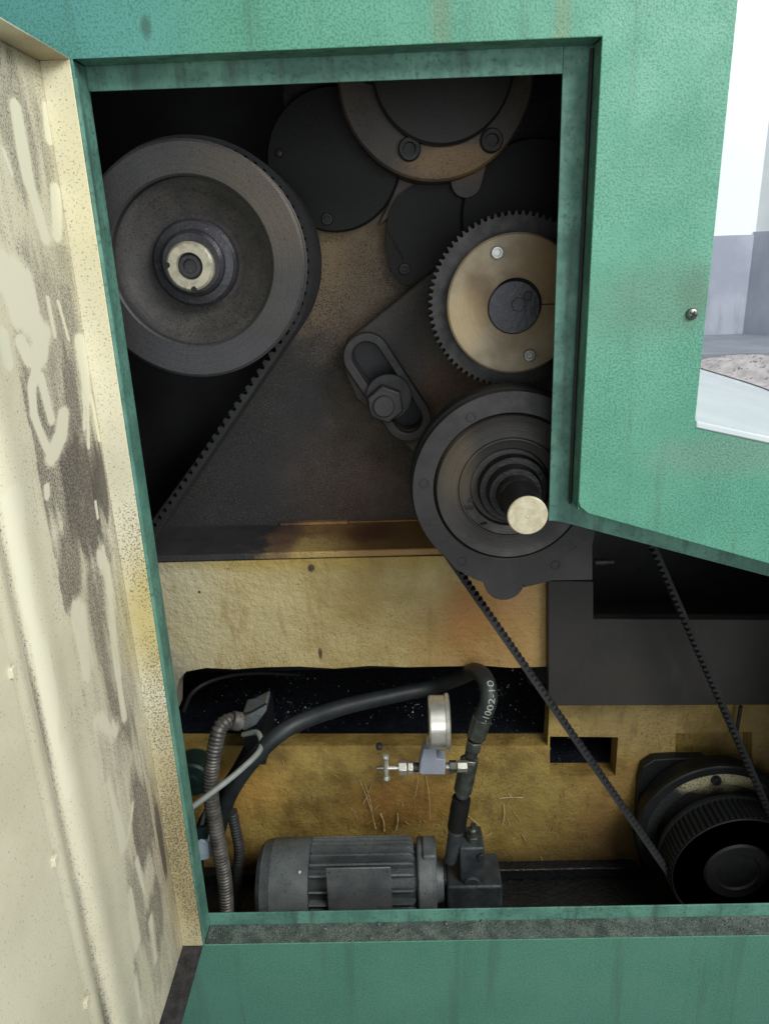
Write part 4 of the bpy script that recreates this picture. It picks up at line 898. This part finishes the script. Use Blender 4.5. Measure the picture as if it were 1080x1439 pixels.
q = MB(); x, z, r = circ(268, 1098, 27, .30); q.lathe([(r, .058), (r, .006), (r*.9, .001), (r*.4, .0), (r*.38, -.006), (0, -.006)], x, z, 48, .30); o = q.build('round_cap', DARKBOX, None); tag(o, 'dark green round cap on the lower wall behind the cables', 'cap')

o = MB().tube(smooth([V(258, 1000, .33), V(272, 972, .34), V(305, 954, .37), V(355, 946, .40), V(420, 948, .45)], 8), .0045, 10).build('thin_cable', COVER, None); tag(o, 'thin black cable curving through the left end of the dark recess', 'cable')
# ================================================================== swarf and chips
g = MB()
zf = P(500, 1050, YL).z-.004; zf2 = n1[0][1]-.002
def flake(c, r):
    n = 3+int(random.random()*2); u = Vector((random.uniform(-1, 1), random.uniform(-1, 1), random.uniform(.2, 1))).normalized()
    a = u.orthogonal().normalized(); b = u.cross(a); b0 = len(g.v)
    for k in range(n):
        an = 2*math.pi*k/n+random.uniform(-.4, .4); g.v.append(tuple(Vector(c)+(a*math.cos(an)*random.uniform(.4, 1.6)+b*math.sin(an))*r))
    g.v.append(tuple(Vector(c)+u*r*.4))
    for k in range(n): g.f.append((b0+k, b0+(k+1) % n, b0+n))
xr0, xr1 = P(250, 1048, YL).x, P(766, 1048, YL).x
cent = [(random.uniform(xr0, xr1), random.uniform(YL+.05, .66)) for _ in range(26)]
for k in range(460):
    if random.random() < .75:
        c = random.choice(cent); x = random.gauss(c[0], .022); yy = random.gauss(c[1], .03)
    else: x, yy = random.uniform(xr0, xr1), random.uniform(YL+.05, .68)
    if xr0 < x < xr1 and YL+.048 < yy < .69: flake((x, yy, zf+.001), random.choice((.0008, .0011, .0015, .0022)))
for k in range(14): flake((random.uniform(n1[0][0], n1[1][0]-.01), random.uniform(YL+.05, .5), zf2+.001), .0013)
o = g.build('metal_chips', CHIP, None); o['kind'] = 'stuff'; tag(o, 'scattered bright metal chips on the oily recess floor', 'chips')
g = MB()
for k in range(95):
    if k < 60: px, py = random.uniform(490, 740), random.betavariate(2, 1.2)*95+1090
    else: px, py = random.uniform(340, 880), random.uniform(1070, 1215)
    p = P(px, py, YL-.001); a = random.gauss(math.pi/2, .55); L = random.uniform(.006, .022)*(1.8 if random.random() < .12 else 1); cv_ = random.uniform(-.3, .3)
    pts = [(p.x+math.cos(a+cv_*t)*L*t, YL-.0012-.0015*random.random(), p.z+math.sin(a+cv_*t)*L*t) for t in (0, .33, .66, 1)]
    g.tube(pts, random.choice((.0004, .0006, .0009)), 5)
for (a, b, r_) in (((505, 1095), (528, 1165), .0011), ((512, 1100), (524, 1150), .0008), ((534, 1143), (540, 1168), .0018), ((558, 1143), (556, 1167), .0018), ((522, 1100), (510, 1130), .0008), ((655, 1145), (680, 1170), .0008), ((700, 1122), (735, 1121), .001), ((707, 1130), (706, 1160), .0012), ((598, 1090), (604, 1150), .0008), ((586, 1085), (583, 1120), .0008)):
    p0, p1 = P(*a, YL-.003), P(*b, YL-.012); mid = (p0+p1)/2+Vector((.003, 0, .002)); g.tube(smooth([p0, mid, p1], 4), r_, 5)
o = g.build('swarf_strands', STRAW, None); o['kind'] = 'stuff'; tag(o, 'pale hair-thin swarf strands stuck to the oily yellow wall', 'swarf')

# ================================================================== creased sheet lying on the white cover
sh = MB(); nx_, ny_ = 46, 40
def sheet_z(x, y): return zwin(x)+.0075
for j in range(ny_):
    for i in range(nx_):
        u, v = i/(nx_-1), j/(ny_-1)
        x = .90+u*.42+.05*math.sin(v*5); y = .72+v*.60+.03*math.sin(u*3)
        hgt = .080*math.sin(math.pi*min(1, v*1.02))*(.55+.45*math.sin(u*2.4+.5))*min(1, u*4)+.007*abs(noise.noise(Vector((x*22, y*9, 1))))+.004*noise.noise(Vector((x*60, y*30, 4)))
        edge = min(1, 8*v, 8*(1-v), 10*u); sh.v.append((x, y, sheet_z(x, y)+.002+max(0, hgt)*edge))
for j in range(ny_-1):
    for i in range(nx_-1):
        a = j*nx_+i; sh.f.append((a, a+1, a+nx_+1, a+nx_))
o = sh.build('creased_sheet', PAPER, None, angle=30); tag(o, 'creased pale grey sheet lying on the white machine cover', 'sheet')
md = o.modifiers.new('thickness', 'SOLIDIFY'); md.thickness = .0015; md.offset = 0
# bench behind with a small white box
zb_ = zb
MB_ = MB().box(.60, xc+.5, 1.62, WY-.012, zb_-.04, zb_).build('rear_bench', mat('grey_bench_top', (150, 156, 164), (136, 142, 150), s=8, rough=.6), None); tag(MB_, 'grey bench top running along the far wall', 'bench')
MB().box(.62, .66, 1.66, WY-.05, 0.0, zb_-.0405).build('bench_support', WALLG, MB_)
MB().box(xc+.2, xc+.24, 1.66, 1.8, 0.0, zb_-.0405).build('bench_support', WALLG, MB_)
